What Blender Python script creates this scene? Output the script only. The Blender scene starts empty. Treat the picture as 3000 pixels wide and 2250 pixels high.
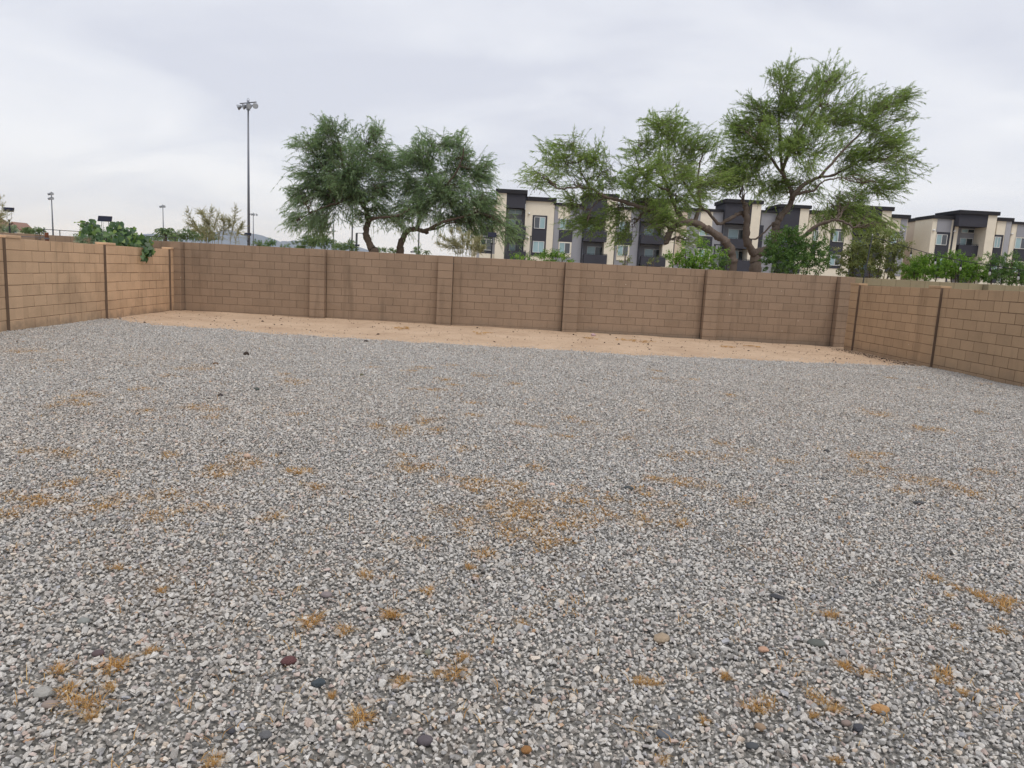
import bpy, bmesh, math, random
import numpy as np
from mathutils import Matrix, Vector
rng = np.random.default_rng(7)
random.seed(7)
SC = bpy.context.scene
COL = SC.collection

# ------------------------------------------------------------------ camera
F, PITCH, ROLL, CAMH = 2109.5, 0.1534, 0.0521, 1.5136
cp, sp, cr, sr = math.cos(PITCH), math.sin(PITCH), math.cos(ROLL), math.sin(ROLL)
Rv = Vector((1, 0, 0)); Uv = Vector((0, sp, cp)); Fv = Vector((0, cp, -sp))
R2 = Rv * cr + Uv * sr; U2 = -Rv * sr + Uv * cr
cam = bpy.data.cameras.new('camera'); camo = bpy.data.objects.new('camera', cam); COL.objects.link(camo)
camo.matrix_world = Matrix(((R2.x, U2.x, -Fv.x, 0), (R2.y, U2.y, -Fv.y, 0), (R2.z, U2.z, -Fv.z, CAMH), (0, 0, 0, 1)))
cam.sensor_width = 36; cam.lens = F / 3000 * 36; cam.clip_start = 0.05; cam.clip_end = 40000
SC.camera = camo

# ------------------------------------------------------------------ sky, sun, exposure
SUN = Vector((0.20, -0.42, 0.85)).normalized()
world = bpy.data.worlds.new('World'); SC.world = world; world.use_nodes = True
nt = world.node_tree; nt.nodes.clear()
def nn(t, typ, **kw):
    n = t.nodes.new(typ)
    for k, v in kw.items(): setattr(n, k, v)
    return n
def sky_world():
    t = nt; L = t.links.new
    out = nn(t, 'ShaderNodeOutputWorld'); bg = nn(t, 'ShaderNodeBackground')
    sky = nn(t, 'ShaderNodeTexSky', sky_type='NISHITA', sun_disc=False)
    sky.sun_elevation = math.asin(SUN.z); sky.sun_rotation = math.atan2(SUN.x, SUN.y)
    tc = nn(t, 'ShaderNodeTexCoord'); sep = nn(t, 'ShaderNodeSeparateXYZ'); L(tc.outputs['Generated'], sep.inputs[0])
    zz = nn(t, 'ShaderNodeMath', operation='MAXIMUM'); L(sep.outputs[2], zz.inputs[0]); zz.inputs[1].default_value = 0.0
    za = nn(t, 'ShaderNodeMath', operation='ADD'); L(zz.outputs[0], za.inputs[0]); za.inputs[1].default_value = 0.30
    dx = nn(t, 'ShaderNodeMath', operation='DIVIDE'); L(sep.outputs[0], dx.inputs[0]); L(za.outputs[0], dx.inputs[1])
    dy = nn(t, 'ShaderNodeMath', operation='DIVIDE'); L(sep.outputs[1], dy.inputs[0]); L(za.outputs[0], dy.inputs[1])
    cmb = nn(t, 'ShaderNodeCombineXYZ'); L(dx.outputs[0], cmb.inputs[0]); L(dy.outputs[0], cmb.inputs[1])
    mp = nn(t, 'ShaderNodeMapping'); mp.inputs['Rotation'].default_value = (0, 0, -0.75); mp.inputs['Scale'].default_value = (0.75, 1.35, 1)
    mp.inputs['Location'].default_value = (3.1, 1.7, 0.4)
    L(cmb.outputs[0], mp.inputs[0])
    n1 = nn(t, 'ShaderNodeTexNoise'); n1.inputs['Scale'].default_value = 1.5; n1.inputs['Detail'].default_value = 5; n1.inputs['Roughness'].default_value = 0.52; n1.inputs['Distortion'].default_value = 0.5
    L(mp.outputs[0], n1.inputs[0])
    rp = nn(t, 'ShaderNodeValToRGB'); e = rp.color_ramp.elements
    e[0].position = 0.34; e[0].color = (0.63, 0.65, 0.73, 1); e[1].position = 0.62; e[1].color = (0.80, 0.815, 0.86, 1)
    m = e.new(0.46); m.color = (0.71, 0.73, 0.795, 1)
    L(n1.outputs[0], rp.inputs[0])
    sc_ = nn(t, 'ShaderNodeVectorMath', operation='SCALE'); L(sky.outputs[0], sc_.inputs[0]); sc_.inputs['Scale'].default_value = 0.09
    mx = nn(t, 'ShaderNodeMix', data_type='RGBA'); mx.inputs[0].default_value = 0.90
    L(sc_.outputs[0], mx.inputs[6]); L(rp.outputs[0], mx.inputs[7])
    L(mx.outputs[2], bg.inputs[0]); bg.inputs[1].default_value = 1.0
    L(bg.outputs[0], out.inputs[0])
sky_world()
sl = bpy.data.lights.new('sun', 'SUN'); slo = bpy.data.objects.new('sun', sl); COL.objects.link(slo)
sl.energy = 1.35; sl.angle = math.radians(24); sl.color = (1.0, 0.95, 0.88)
slo.rotation_euler = SUN.to_track_quat('Z', 'Y').to_euler(); slo.location = (20, 10, 40)
SC.view_settings.view_transform = 'Standard'; SC.view_settings.look = 'None'
SC.view_settings.exposure = 0.25; SC.view_settings.gamma = 1.0; SC.view_settings.use_curve_mapping = False
SC.render.engine = 'CYCLES'
SC.cycles.max_bounces = 8; SC.cycles.diffuse_bounces = 4; SC.cycles.glossy_bounces = 2; SC.cycles.transmission_bounces = 4
SC.cycles.volume_bounces = 3; SC.cycles.transparent_max_bounces = 6
SC.cycles.use_denoising = True; SC.cycles.denoiser = 'OPENIMAGEDENOISE'; SC.cycles.denoising_input_passes = 'RGB_ALBEDO_NORMAL'; SC.cycles.denoising_prefilter = 'ACCURATE'
SC.cycles.sample_clamp_indirect = 4

# ------------------------------------------------------------------ pixel helpers (3000 x 2250 photograph)
def ray(px, py):
    uu = (px - 1500) / F; vv = (1125 - py) / F
    return R2 * uu + U2 * vv + Fv
def at(px, py, Y):                     # point of that pixel's ray at distance y = Y
    d = ray(px, py); return Vector((0, 0, CAMH)) + d * (Y / d.y)
def gz(x, y=0): return -0.0045 * x
def atg(px, py):                       # point of that pixel's ray on the yard ground
    d = ray(px, py); o = Vector((0, 0, CAMH)); t = 1.0
    for _ in range(12):
        p = o + d * t; t = (gz(p.x) - CAMH) / d.z
    return o + d * t

# ------------------------------------------------------------------ materials
MATS = {}
def base_mat(name):
    m = bpy.data.materials.new(name); m.use_nodes = True; t = m.node_tree
    return m, t, t.nodes['Principled BSDF']
def mixc(t, fac, a, b, blend='MIX'):
    n = nn(t, 'ShaderNodeMix', data_type='RGBA', blend_type=blend)
    for i, v in ((0, fac), (6, a), (7, b)):
        if hasattr(v, 'links') or hasattr(v, 'is_linked'): t.links.new(v, n.inputs[i])
        elif i == 0: n.inputs[0].default_value = v
        else: n.inputs[i].default_value = (*v, 1) if len(v) == 3 else v
    return n.outputs[2]
def noise(t, scale, detail=4, rough=0.55, coord='Object', dist=0, vec=None, out=0):
    n = nn(t, 'ShaderNodeTexNoise'); n.inputs['Scale'].default_value = scale; n.inputs['Detail'].default_value = detail
    n.inputs['Roughness'].default_value = rough; n.inputs['Distortion'].default_value = dist
    if vec is None:
        if coord == 'World':
            g = nn(t, 'ShaderNodeNewGeometry'); vec = g.outputs['Position']
        else:
            tc = nn(t, 'ShaderNodeTexCoord'); vec = tc.outputs[coord]
    t.links.new(vec, n.inputs['Vector'])
    return n.outputs[out]
def ramp(t, src, stops):
    r = nn(t, 'ShaderNodeValToRGB'); e = r.color_ramp.elements
    while len(e) > 1: e.remove(e[-1])
    e[0].position = stops[0][0]; e[0].color = (*stops[0][1], 1)
    for p, c in stops[1:]:
        k = e.new(p); k.color = (*c, 1)
    t.links.new(src, r.inputs[0]); return r.outputs[0]
def bump(t, h, strength, dist, bsdf):
    b = nn(t, 'ShaderNodeBump'); b.inputs['Strength'].default_value = strength; b.inputs['Distance'].default_value = dist
    t.links.new(h, b.inputs['Height']); t.links.new(b.outputs[0], bsdf.inputs['Normal'])
def g3(v): return (v, v, v)

def flat(name, col, rough=0.7, metal=0, var=0.12, scale=3, bs=0.0, spec=0.3, coord='Object'):
    if name in MATS: return MATS[name]
    m, t, b = base_mat(name)
    n = noise(t, scale, 5, coord=coord)
    c = mixc(t, n, tuple(x * (1 - var) for x in col), tuple(min(1, x * (1 + var)) for x in col))
    t.links.new(c, b.inputs['Base Color']); b.inputs['Roughness'].default_value = rough; b.inputs['Metallic'].default_value = metal
    b.inputs['Specular IOR Level'].default_value = spec
    if bs: bump(t, noise(t, scale * 12, 3, coord=coord), bs, 0.01, b)
    MATS[name] = m; return m

def block_mat(name, col, mottled=0.25, stain=0.35):
    m, t, b = base_mat(name)
    oi = nn(t, 'ShaderNodeObjectInfo')
    c0 = ramp(t, oi.outputs['Random'], [(0, tuple(x * .94 for x in col)), (.5, col), (1, tuple(min(1, x * 1.05) for x in col))])
    fine = noise(t, 55, 4, 0.75, 'World')
    c1 = mixc(t, fine, tuple(x * (1 - mottled) for x in (1, 1, 1)), tuple(1 + mottled * .8 for _ in range(3)), 'MIX')
    c2 = mixc(t, 1.0, c0, c1, 'MULTIPLY')
    # pores
    vo = nn(t, 'ShaderNodeTexVoronoi'); vo.inputs['Scale'].default_value = 70
    g = nn(t, 'ShaderNodeNewGeometry'); t.links.new(g.outputs['Position'], vo.inputs['Vector'])
    pore = ramp(t, vo.outputs['Distance'], [(0.0, g3(.62)), (.16, g3(1))])
    c3 = mixc(t, .55, c2, mixc(t, 1.0, c2, pore, 'MULTIPLY'))
    big = noise(t, 1.3, 5, 0.6, 'World', 0.4)
    st = ramp(t, big, [(.30, g3(.80)), (.52, g3(1)), (1, g3(1.04))])
    c4 = mixc(t, stain * 1.6, c3, mixc(t, 1.0, c3, st, 'MULTIPLY'))
    vm = nn(t, 'ShaderNodeVectorMath', operation='MULTIPLY'); t.links.new(g.outputs['Position'], vm.inputs[0]); vm.inputs[1].default_value = (3.2, 3.2, .35)
    run = noise(t, 1.0, 5, .6, vec=vm.outputs[0]); c4 = mixc(t, 1.0, c4, ramp(t, run, [(.28, g3(.74)), (.44, g3(.98)), (.6, g3(1.0)), (.8, g3(1.06))]), 'MULTIPLY')
    ef = nn(t, 'ShaderNodeTexVoronoi'); ef.inputs['Scale'].default_value = 2.2; t.links.new(g.outputs['Position'], ef.inputs['Vector'])
    c4 = mixc(t, ramp(t, ef.outputs['Distance'], [(.012, g3(.8)), (.03, g3(0))]), c4, (.72, .66, .58))
    # splashed dirt along the foot of the wall
    sx = nn(t, 'ShaderNodeSeparateXYZ'); t.links.new(g.outputs['Position'], sx.inputs[0])
    nz = noise(t, 2.6, 5, 0.65, 'World')
    ad = nn(t, 'ShaderNodeMath', operation='MULTIPLY_ADD'); t.links.new(nz, ad.inputs[0]); ad.inputs[1].default_value = -0.75; t.links.new(sx.outputs[2], ad.inputs[2])
    dr = ramp(t, ad.outputs[0], [(0.0, (1, 1, 1)), (.06, (0, 0, 0))])
    rr = nn(t, 'ShaderNodeMapRange'); t.links.new(ad.outputs[0], rr.inputs[0])
    rr.inputs[1].default_value = -0.42; rr.inputs[2].default_value = -0.18; rr.inputs[3].default_value = stain; rr.inputs[4].default_value = 0.0
    c5 = mixc(t, rr.outputs[0], c4, (0.17, 0.135, 0.105))
    t.links.new(c5, b.inputs['Base Color']); b.inputs['Roughness'].default_value = 0.95; b.inputs['Specular IOR Level'].default_value = 0.15
    bump(t, noise(t, 130, 4, 0.7, 'World'), 0.55, 0.006, b)
    MATS[name] = m; return m

STRIPM = flat('side_shade_strip', (.15, .105, .075), .9, var=.2, scale=6)  # shade of the pilaster sides, put into a dark brown colour
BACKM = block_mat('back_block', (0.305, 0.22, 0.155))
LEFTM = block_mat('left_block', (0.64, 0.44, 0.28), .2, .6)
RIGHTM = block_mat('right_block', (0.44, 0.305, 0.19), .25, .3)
GREENM = block_mat('green_block', (0.30, 0.255, 0.165), .25, .2)
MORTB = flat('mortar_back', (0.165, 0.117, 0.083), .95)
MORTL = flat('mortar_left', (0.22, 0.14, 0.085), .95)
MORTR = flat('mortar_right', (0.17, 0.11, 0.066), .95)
MORTG = flat('mortar_green', (0.19, 0.155, 0.095), .95)

def leaf_mat(name, cols, trans=0.35, rough=0.55):
    m, t, b = base_mat(name)
    a = nn(t, 'ShaderNodeAttribute', attribute_name='tint')
    n = len(cols) - 1
    c = ramp(t, a.outputs['Fac'], [(i / n, col) for i, col in enumerate(cols)])
    t.links.new(c, b.inputs['Base Color']); b.inputs['Roughness'].default_value = rough; b.inputs['Specular IOR Level'].default_value = 0.25
    tr = nn(t, 'ShaderNodeBsdfTranslucent')
    tc = mixc(t, 1.0, c, (1.25, 1.35, .75), 'MULTIPLY'); t.links.new(tc, tr.inputs[0])
    ms = nn(t, 'ShaderNodeMixShader'); ms.inputs[0].default_value = trans
    t.links.new(b.outputs[0], ms.inputs[1]); t.links.new(tr.outputs[0], ms.inputs[2])
    t.links.new(ms.outputs[0], t.nodes['Material Output'].inputs[0])
    MATS[name] = m; return m
def bark_mat(name, c1, c2):
    m, t, b = base_mat(name)
    n = noise(t, 5, 6, .7, 'World', 1.2)
    t.links.new(mixc(t, n, c1, c2), b.inputs['Base Color']); b.inputs['Roughness'].default_value = .95; b.inputs['Specular IOR Level'].default_value = .1
    bump(t, noise(t, 22, 6, .7, 'World', 2), .8, .03, b); MATS[name] = m; return m

# ------------------------------------------------------------------ mesh helpers
def link(name, me, mat=None, parent=None):
    o = bpy.data.objects.new(name, me)
    if mat is not None and me is not None and len(me.materials) == 0:
        for mm in (mat if isinstance(mat, (list, tuple)) else [mat]): me.materials.append(mm)
    COL.objects.link(o)
    if parent is not None: o.parent = parent
    return o
def tag(o, label=None, cat=None, group=None, kind=None):
    if label: o['label'] = label
    if cat: o['category'] = cat
    if group: o['group'] = group
    if kind: o['kind'] = kind
    return o
def empty(name, loc=(0, 0, 0), label=None, cat=None, group=None, rz=0):
    o = bpy.data.objects.new(name, None); COL.objects.link(o); o.location = loc; o.rotation_euler = (0, 0, rz); o.empty_display_size = .1
    return tag(o, label, cat, group)
def np_mesh(name, V, Fq, attrs=None, smooth=False, matidx=None):
    """V: Nx3, Fq: MxK faces (K = 3 or 4), attrs: {name: per-vertex float}"""
    V = np.asarray(V, np.float32); Fq = np.asarray(Fq, np.int32); k = Fq.shape[1]
    me = bpy.data.meshes.new(name)
    me.vertices.add(len(V)); me.vertices.foreach_set('co', V.ravel())
    me.loops.add(Fq.size); me.loops.foreach_set('vertex_index', Fq.ravel())
    me.polygons.add(len(Fq)); me.polygons.foreach_set('loop_start', np.arange(0, Fq.size, k, dtype=np.int32))
    try: me.polygons.foreach_set('loop_total', np.full(len(Fq), k, np.int32))
    except Exception: pass
    if smooth: me.polygons.foreach_set('use_smooth', np.ones(len(Fq), bool))
    if matidx is not None: me.polygons.foreach_set('material_index', np.asarray(matidx, np.int32))
    for n, a in (attrs or {}).items():
        at_ = me.attributes.new(n, 'FLOAT', 'POINT'); at_.data.foreach_set('value', np.asarray(a, np.float32))
    me.update(calc_edges=True); return me
class MB:
    """collects boxes / tubes / free polygons for one mesh"""
    def __init__(s): s.v = []; s.f = []
    def box(s, x0, x1, y0, y1, z0, z1, M=None):
        i = len(s.v)
        P = [(x0, y0, z0), (x1, y0, z0), (x1, y1, z0), (x0, y1, z0), (x0, y0, z1), (x1, y0, z1), (x1, y1, z1), (x0, y1, z1)]
        if M is not None: P = [tuple(M @ Vector(p)) for p in P]
        s.v += P
        s.f += [(i, i + 3, i + 2, i + 1), (i + 4, i + 5, i + 6, i + 7), (i, i + 1, i + 5, i + 4), (i + 1, i + 2, i + 6, i + 5), (i + 2, i + 3, i + 7, i + 6), (i + 3, i, i + 4, i + 7)]
        return s
    def tube(s, pts, rad, n=8, cap=True):
        pts = [Vector(p) for p in pts]
        if not hasattr(rad, '__len__'): rad = [rad] * len(pts)
        i0 = len(s.v); ref = Vector((0.3, 0.9, 0.2))
        for k, p in enumerate(pts):
            d = (pts[min(k + 1, len(pts) - 1)] - pts[max(k - 1, 0)]).normalized()
            a = d.cross(ref)
            if a.length < 1e-3: a = d.cross(Vector((1, 0, 0)))
            a.normalize(); b = d.cross(a)
            for q in range(n):
                an = 2 * math.pi * q / n; s.v.append(tuple(p + (a * math.cos(an) + b * math.sin(an)) * rad[k]))
        for k in range(len(pts) - 1):
            for q in range(n):
                q2 = (q + 1) % n; s.f.append((i0 + k * n + q, i0 + k * n + q2, i0 + (k + 1) * n + q2, i0 + (k + 1) * n + q))
        if cap:
            s.f.append(tuple(i0 + q for q in range(n))[::-1]); e = i0 + (len(pts) - 1) * n; s.f.append(tuple(e + q for q in range(n)))
        return s
    def mesh(s, name, smooth=False):
        me = bpy.data.meshes.new(name); me.from_pydata(s.v, [], s.f)
        bm = bmesh.new(); bm.from_mesh(me); bmesh.ops.recalc_face_normals(bm, faces=bm.faces); bm.to_mesh(me); bm.free()
        if smooth: me.polygons.foreach_set('use_smooth', np.ones(len(me.polygons), bool))
        return me
    def build(s, name, mat, parent=None, smooth=False): return link(name, s.mesh(name, smooth), mat, parent)
def bevel_box(name, x0, x1, y0, y1, z0, z1, w=.004, seg=1):
    me = MB().box(x0, x1, y0, y1, z0, z1).mesh(name)
    bm = bmesh.new(); bm.from_mesh(me); bmesh.ops.bevel(bm, geom=bm.edges[:], offset=w, segments=seg, affect='EDGES'); bm.to_mesh(me); bm.free()
    return me

# ================================================================== THE GROUND
ground_m = flat('earth', (0.30, 0.235, 0.165), .95, var=.25, scale=.08, coord='Object')
gm = MB(); gm.v = [(-14000, -400, -.3), (14000, -400, -.3), (14000, 12800, -.3), (-14000, 12800, -.3)]; gm.f = [(0, 1, 2, 3)]
tag(gm.build('ground', ground_m), kind='structure')

# yard soil with the bare strip along the back wall
def soil_material():
    m, t, b = base_mat('soil')
    n1 = noise(t, .9, 6, .6, 'World', .3); n2 = noise(t, 9, 6, .7, 'World'); n3 = noise(t, 60, 4, .8, 'World')
    c = ramp(t, n1, [(.3, (.43, .305, .21)), (.5, (.50, .365, .255)), (.72, (.56, .415, .295))])
    c = mixc(t, .5, c, mixc(t, 1.0, c, ramp(t, n2, [(.3, g3(.72)), (.6, g3(1.06))]), 'MULTIPLY'))
    c = mixc(t, .6, c, mixc(t, 1.0, c, ramp(t, n3, [(.3, g3(.62)), (.52, g3(1.05))]), 'MULTIPLY'))
    t.links.new(c, b.inputs['Base Color']); b.inputs['Roughness'].default_value = 1; b.inputs['Specular IOR Level'].default_value = .05
    bump(t, n2, .5, .05, b); return m
def grid_sheet(name, xs, ys, zf, mat, kind='structure'):
    X, Y = np.meshgrid(xs, ys); Z = zf(X, Y)
    V = np.stack([X, Y, Z], -1).reshape(-1, 3); nx, ny = len(xs), len(ys)
    i = np.arange(ny - 1)[:, None] * nx + np.arange(nx - 1)[None]
    Fq = np.stack([i, i + 1, i + nx + 1, i + nx], -1).reshape(-1, 4)
    return tag(link(name, np_mesh(name, V, Fq, smooth=True), mat), kind=kind)
def lump(X, Y, a=.008):
    return a * (np.sin(X * 1.7 + 1.3 * np.sin(Y * .9)) * np.cos(Y * 2.1 + .7 * np.sin(X * 1.1)) + .6 * np.sin(X * 4.3 + Y * 3.1))
grid_sheet('yard_soil', np.linspace(-9.6, 9.6, 130), np.linspace(-4, 19.95, 160), lambda X, Y: -.0045 * X + lump(X, Y) - .012, soil_material())

# gravel edge, photograph pixels -> ground
EDGE = [atg(*p) for p in [(330, 936), (358, 939), (445, 954), (560, 960), (672, 967), (800, 978), (950, 988), (1107, 998), (1350, 1011), (1600, 1025), (1907, 1043), (2200, 1055), (2400, 1064), (2562, 1070), (2640, 1073), (2700, 1073)]]
EX = np.array([-12] + [p.x for p in EDGE] + [12]); EY = np.array([EDGE[0].y + .2] + [p.y for p in EDGE] + [EDGE[-1].y])
def edge_y(x): return np.interp(x, EX, EY)
# the two side walls' inner faces as lines x(y)
AL, AR = 0.0655, 0.0349
LX, LY, RX, RY = -8.8096, 12.5241, 8.8525, 18.9228
def left_x(y): return LX - (y - LY) * math.tan(AL)
def right_x(y): return RX - (y - RY) * math.tan(AR)

def gravel_bed_material():
    m, t, b = base_mat('gravel_bed')
    g = nn(t, 'ShaderNodeNewGeometry')
    vo = nn(t, 'ShaderNodeTexVoronoi'); vo.inputs['Scale'].default_value = 95; t.links.new(g.outputs['Position'], vo.inputs['Vector'])
    c = ramp(t, vo.outputs['Color'], [(0, (.06, .057, .052)), (.5, (.17, .163, .15)), (1, (.36, .345, .315))])
    n = noise(t, .8, 5, .6, 'World')
    c = mixc(t, ramp(t, n, [(.55, g3(0)), (.75, g3(.55))]), c, (.30, .19, .10))
    t.links.new(c, b.inputs['Base Color']); b.inputs['Roughness'].default_value = 1
    bump(t, vo.outputs['Distance'], -1.0, .02, b); return m
# bed sheet: a strip mesh up to the wavy edge
xs = np.linspace(-9.3, 9.3, 160); tt = np.linspace(0, 1, 120)
XX = np.repeat(xs[None], 120, 0); ye = edge_y(xs) - .05 + .05 * np.sin(xs * 7) + .04 * np.sin(xs * 17 + 1)
YY = -3 + (ye[None] + 3) * tt[:, None]; ZZ = -.0045 * XX + lump(XX, YY) - .006
i = np.arange(119)[:, None] * 160 + np.arange(159)[None]
tag(link('gravel_bed', np_mesh('gravel_bed', np.stack([XX, YY, ZZ], -1).reshape(-1, 3), np.stack([i, i + 1, i + 161, i + 160], -1).reshape(-1, 4), smooth=True), gravel_bed_material()), kind='structure')

# ---- stones, scattered with geometry nodes
def stone_mesh(name, seed, n=11, flatz=.72):
    r = np.random.default_rng(seed); P = r.normal(size=(n, 3)); P /= np.linalg.norm(P, axis=1)[:, None]
    P *= r.uniform(.78, 1.05, (n, 1)) * np.array([1, r.uniform(.7, .92), flatz * r.uniform(.8, 1.1)]); P *= .5
    bm = bmesh.new()
    for p in P: bm.verts.new(p)
    bmesh.ops.convex_hull(bm, input=bm.verts[:])
    bmesh.ops.delete(bm, geom=[v for v in bm.verts if not v.link_faces], context='VERTS')
    me = bpy.data.meshes.new(name); bm.to_mesh(me); bm.free(); return me
def stone_material(name, stops):
    m, t, b = base_mat(name)
    a = nn(t, 'ShaderNodeAttribute', attribute_type='INSTANCER', attribute_name='tint')
    c = ramp(t, a.outputs['Fac'], stops)
    a2 = nn(t, 'ShaderNodeAttribute', attribute_type='INSTANCER', attribute_name='dust'); c = mixc(t, a2.outputs['Fac'], c, (.52, .37, .235))
    n = noise(t, 4.5, 5, .75, 'Object'); n2 = noise(t, 16, 3, .8, 'Object')
    c = mixc(t, 1.0, c, ramp(t, n, [(.3, g3(.78)), (.7, g3(1.15))]), 'MULTIPLY')
    c = mixc(t, 1.0, c, ramp(t, n2, [(.36, g3(.62)), (.5, g3(1.0)), (.64, g3(1.22))]), 'MULTIPLY')
    t.links.new(c, b.inputs['Base Color']); b.inputs['Roughness'].default_value = .85; b.inputs['Specular IOR Level'].default_value = .3
    return m
GRAVM = stone_material('gravel_stone', [(0, (.12, .117, .112)), (.05, (.23, .225, .215)), (.15, (.385, .375, .36)), (.42, (.50, .48, .448)), (.7, (.57, .55, .515)), (.84, (.63, .608, .57)),
                        (.845, (.54, .45, .40)), (.90, (.45, .35, .31)), (.905, (.42, .42, .435)), (.95, (.28, .28, .295)), (.955, (.74, .69, .61)), (.988, (.6, .51, .42)), (1, (.46, .29, .18))])
CLODM = stone_material('clod', [(0, (.045, .032, .024)), (.6, (.12, .085, .06)), (1, (.3, .22, .15))])
def scatter(name, P, scl, rot, idx, tint, sources, dust=None):
    """P: Nx3 points; real stones are instanced on them"""
    me = bpy.data.meshes.new(name); me.vertices.add(len(P)); me.vertices.foreach_set('co', P.astype(np.float32).ravel())
    for nm, ty, arr, fld in (('scl', 'FLOAT_VECTOR', scl, 'vector'), ('rot', 'FLOAT_VECTOR', rot, 'vector'), ('idx', 'INT', idx, 'value'), ('tint', 'FLOAT', tint, 'value'), ('dust', 'FLOAT', np.zeros(len(P)) if dust is None else dust, 'value')):
        a = me.attributes.new(nm, ty, 'POINT'); a.data.foreach_set(fld, np.asarray(arr, np.int32 if ty == 'INT' else np.float32).ravel())
    o = link(name, me)
    sc_ = bpy.data.collections.new(name + '_source')
    for s in sources: sc_.objects.link(s)
    ng = bpy.data.node_groups.new(name + '_nodes', 'GeometryNodeTree')
    ng.interface.new_socket('Geometry', in_out='INPUT', socket_type='NodeSocketGeometry'); ng.interface.new_socket('Geometry', in_out='OUTPUT', socket_type='NodeSocketGeometry')
    gi = ng.nodes.new('NodeGroupInput'); go = ng.nodes.new('NodeGroupOutput')
    ip = ng.nodes.new('GeometryNodeInstanceOnPoints'); ci = ng.nodes.new('GeometryNodeCollectionInfo')
    ci.inputs['Collection'].default_value = sc_; ci.inputs['Separate Children'].default_value = True; ci.inputs['Reset Children'].default_value = True
    mp = ng.nodes.new('GeometryNodeMeshToPoints')
    def na(nm, ty):
        n = ng.nodes.new('GeometryNodeInputNamedAttribute'); n.data_type = ty; n.inputs['Name'].default_value = nm; return n.outputs[0]
    L = ng.links.new
    L(gi.outputs[0], mp.inputs['Mesh']); L(mp.outputs[0], ip.inputs['Points']); L(ci.outputs[0], ip.inputs['Instance'])
    ip.inputs['Pick Instance'].default_value = True
    L(na('idx', 'INT'), ip.inputs['Instance Index'])
    e2r = ng.nodes.new('FunctionNodeEulerToRotation'); L(na('rot', 'FLOAT_VECTOR'), e2r.inputs[0]); L(e2r.outputs[0], ip.inputs['Rotation'])
    L(na('scl', 'FLOAT_VECTOR'), ip.inputs['Scale']); L(ip.outputs[0], go.inputs[0])
    md = o.modifiers.new('scatter', 'NODES'); md.node_group = ng
    return o
def sources(prefix, mat, n, seed0, **kw):
    out = []
    for k in range(n):
        me = stone_mesh(prefix, seed0 + k, **kw); me.materials.append(mat); out.append(bpy.data.objects.new(f'{prefix}_{k:02d}', me))
    return out
# patches of dry grass: (px, py, width px) - the soil shows between the stones there
PATCH = [(60, 1030, 60), (175, 1058, 22), (260, 1160, 60), (220, 1178, 45), (245, 1190, 30), (150, 1195, 35), (420, 1140, 40), (490, 1105, 30), (570, 1080, 50), (430, 1205, 30), (560, 1195, 45), (620, 1200, 40), (620, 1225, 30),
 (700, 1365, 60), (640, 1390, 50), (740, 1345, 30), (660, 1375, 70), (500, 1335, 30), (170, 1330, 40), (190, 1345, 40), (100, 1325, 25), (170, 1425, 40), (215, 1420, 40), (20, 1450, 40), (90, 1460, 35), (170, 1470, 45), (310, 1390, 40), (440, 1455, 40), (500, 1450, 40), (330, 1465, 40), (100, 1470, 30),
 (860, 1120, 50), (840, 1100, 30), (1240, 1080, 40), (1100, 1075, 20), (1205, 1088, 25), (1315, 1072, 25), (1310, 1115, 30), (1330, 1130, 25), (1290, 1142, 35), (1410, 1102, 35), (1500, 1125, 35), (1220, 1140, 20), (1180, 1255, 50), (1260, 1235, 50), (1275, 1260, 40), (1170, 1270, 35), (1110, 1250, 40), (860, 1215, 30), (1390, 1220, 30), (1520, 1240, 30), (1580, 1250, 25), (1360, 1310, 30), (1390, 1180, 25), (1170, 1340, 25),
 (1190, 1375, 50), (1230, 1375, 20), (1220, 1385, 25), (930, 1430, 50), (850, 1380, 25), (910, 1380, 20), (1300, 1410, 25), (1380, 1420, 80), (1430, 1412, 40), (1500, 1425, 50), (1520, 1445, 60), (1370, 1440, 40), (1560, 1370, 20),
 (1665, 1225, 25), (1715, 1240, 30), (1920, 1088, 25), (1935, 1112, 20), (2028, 1113, 30), (2140, 1158, 25), (1880, 1205, 20), (1660, 1280, 20), (1840, 1285, 20), (2020, 1335, 25), (2110, 1300, 20), (2120, 1345, 45), (2300, 1355, 40), (2200, 1325, 25), (1960, 1340, 20), (1920, 1410, 50), (2000, 1412, 30), (2050, 1425, 60), (1890, 1445, 45), (1700, 1435, 40), (1680, 1470, 40), (1620, 1460, 30), (1800, 1465, 45), (2190, 1480, 60),
 (2570, 1215, 60), (2690, 1257, 40), (2745, 1262, 45), (2540, 1335, 50), (2500, 1340, 40), (2580, 1330, 30), (2520, 1385, 50), (2600, 1375, 30), (2720, 1405, 45), (2660, 1410, 30), (2780, 1435, 60), (2850, 1450, 40), (2890, 1382, 20), (2650, 1440, 30), (2870, 1210, 25), (2610, 1110, 20), (2700, 1138, 20), (2880, 1125, 20),
 (1440, 1480, 70), (1530, 1478, 70), (1300, 1500, 30), (1480, 1520, 120), (1560, 1530, 90), (1380, 1535, 60), (1620, 1500, 70), (1660, 1540, 60), (1500, 1560, 80), (1580, 1575, 60), (1700, 1520, 60), (1870, 1520, 90), (1950, 1490, 60), (2000, 1530, 50), (1780, 1500, 50), (1590, 1600, 40), (1640, 1590, 40), (1420, 1620, 50), (1230, 1590, 25), (450, 1510, 20), (30, 1510, 60), (120, 1480, 40), (300, 1490, 40), (250, 1500, 50), (620, 1490, 40), (520, 1500, 40), (800, 1520, 30)]
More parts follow.
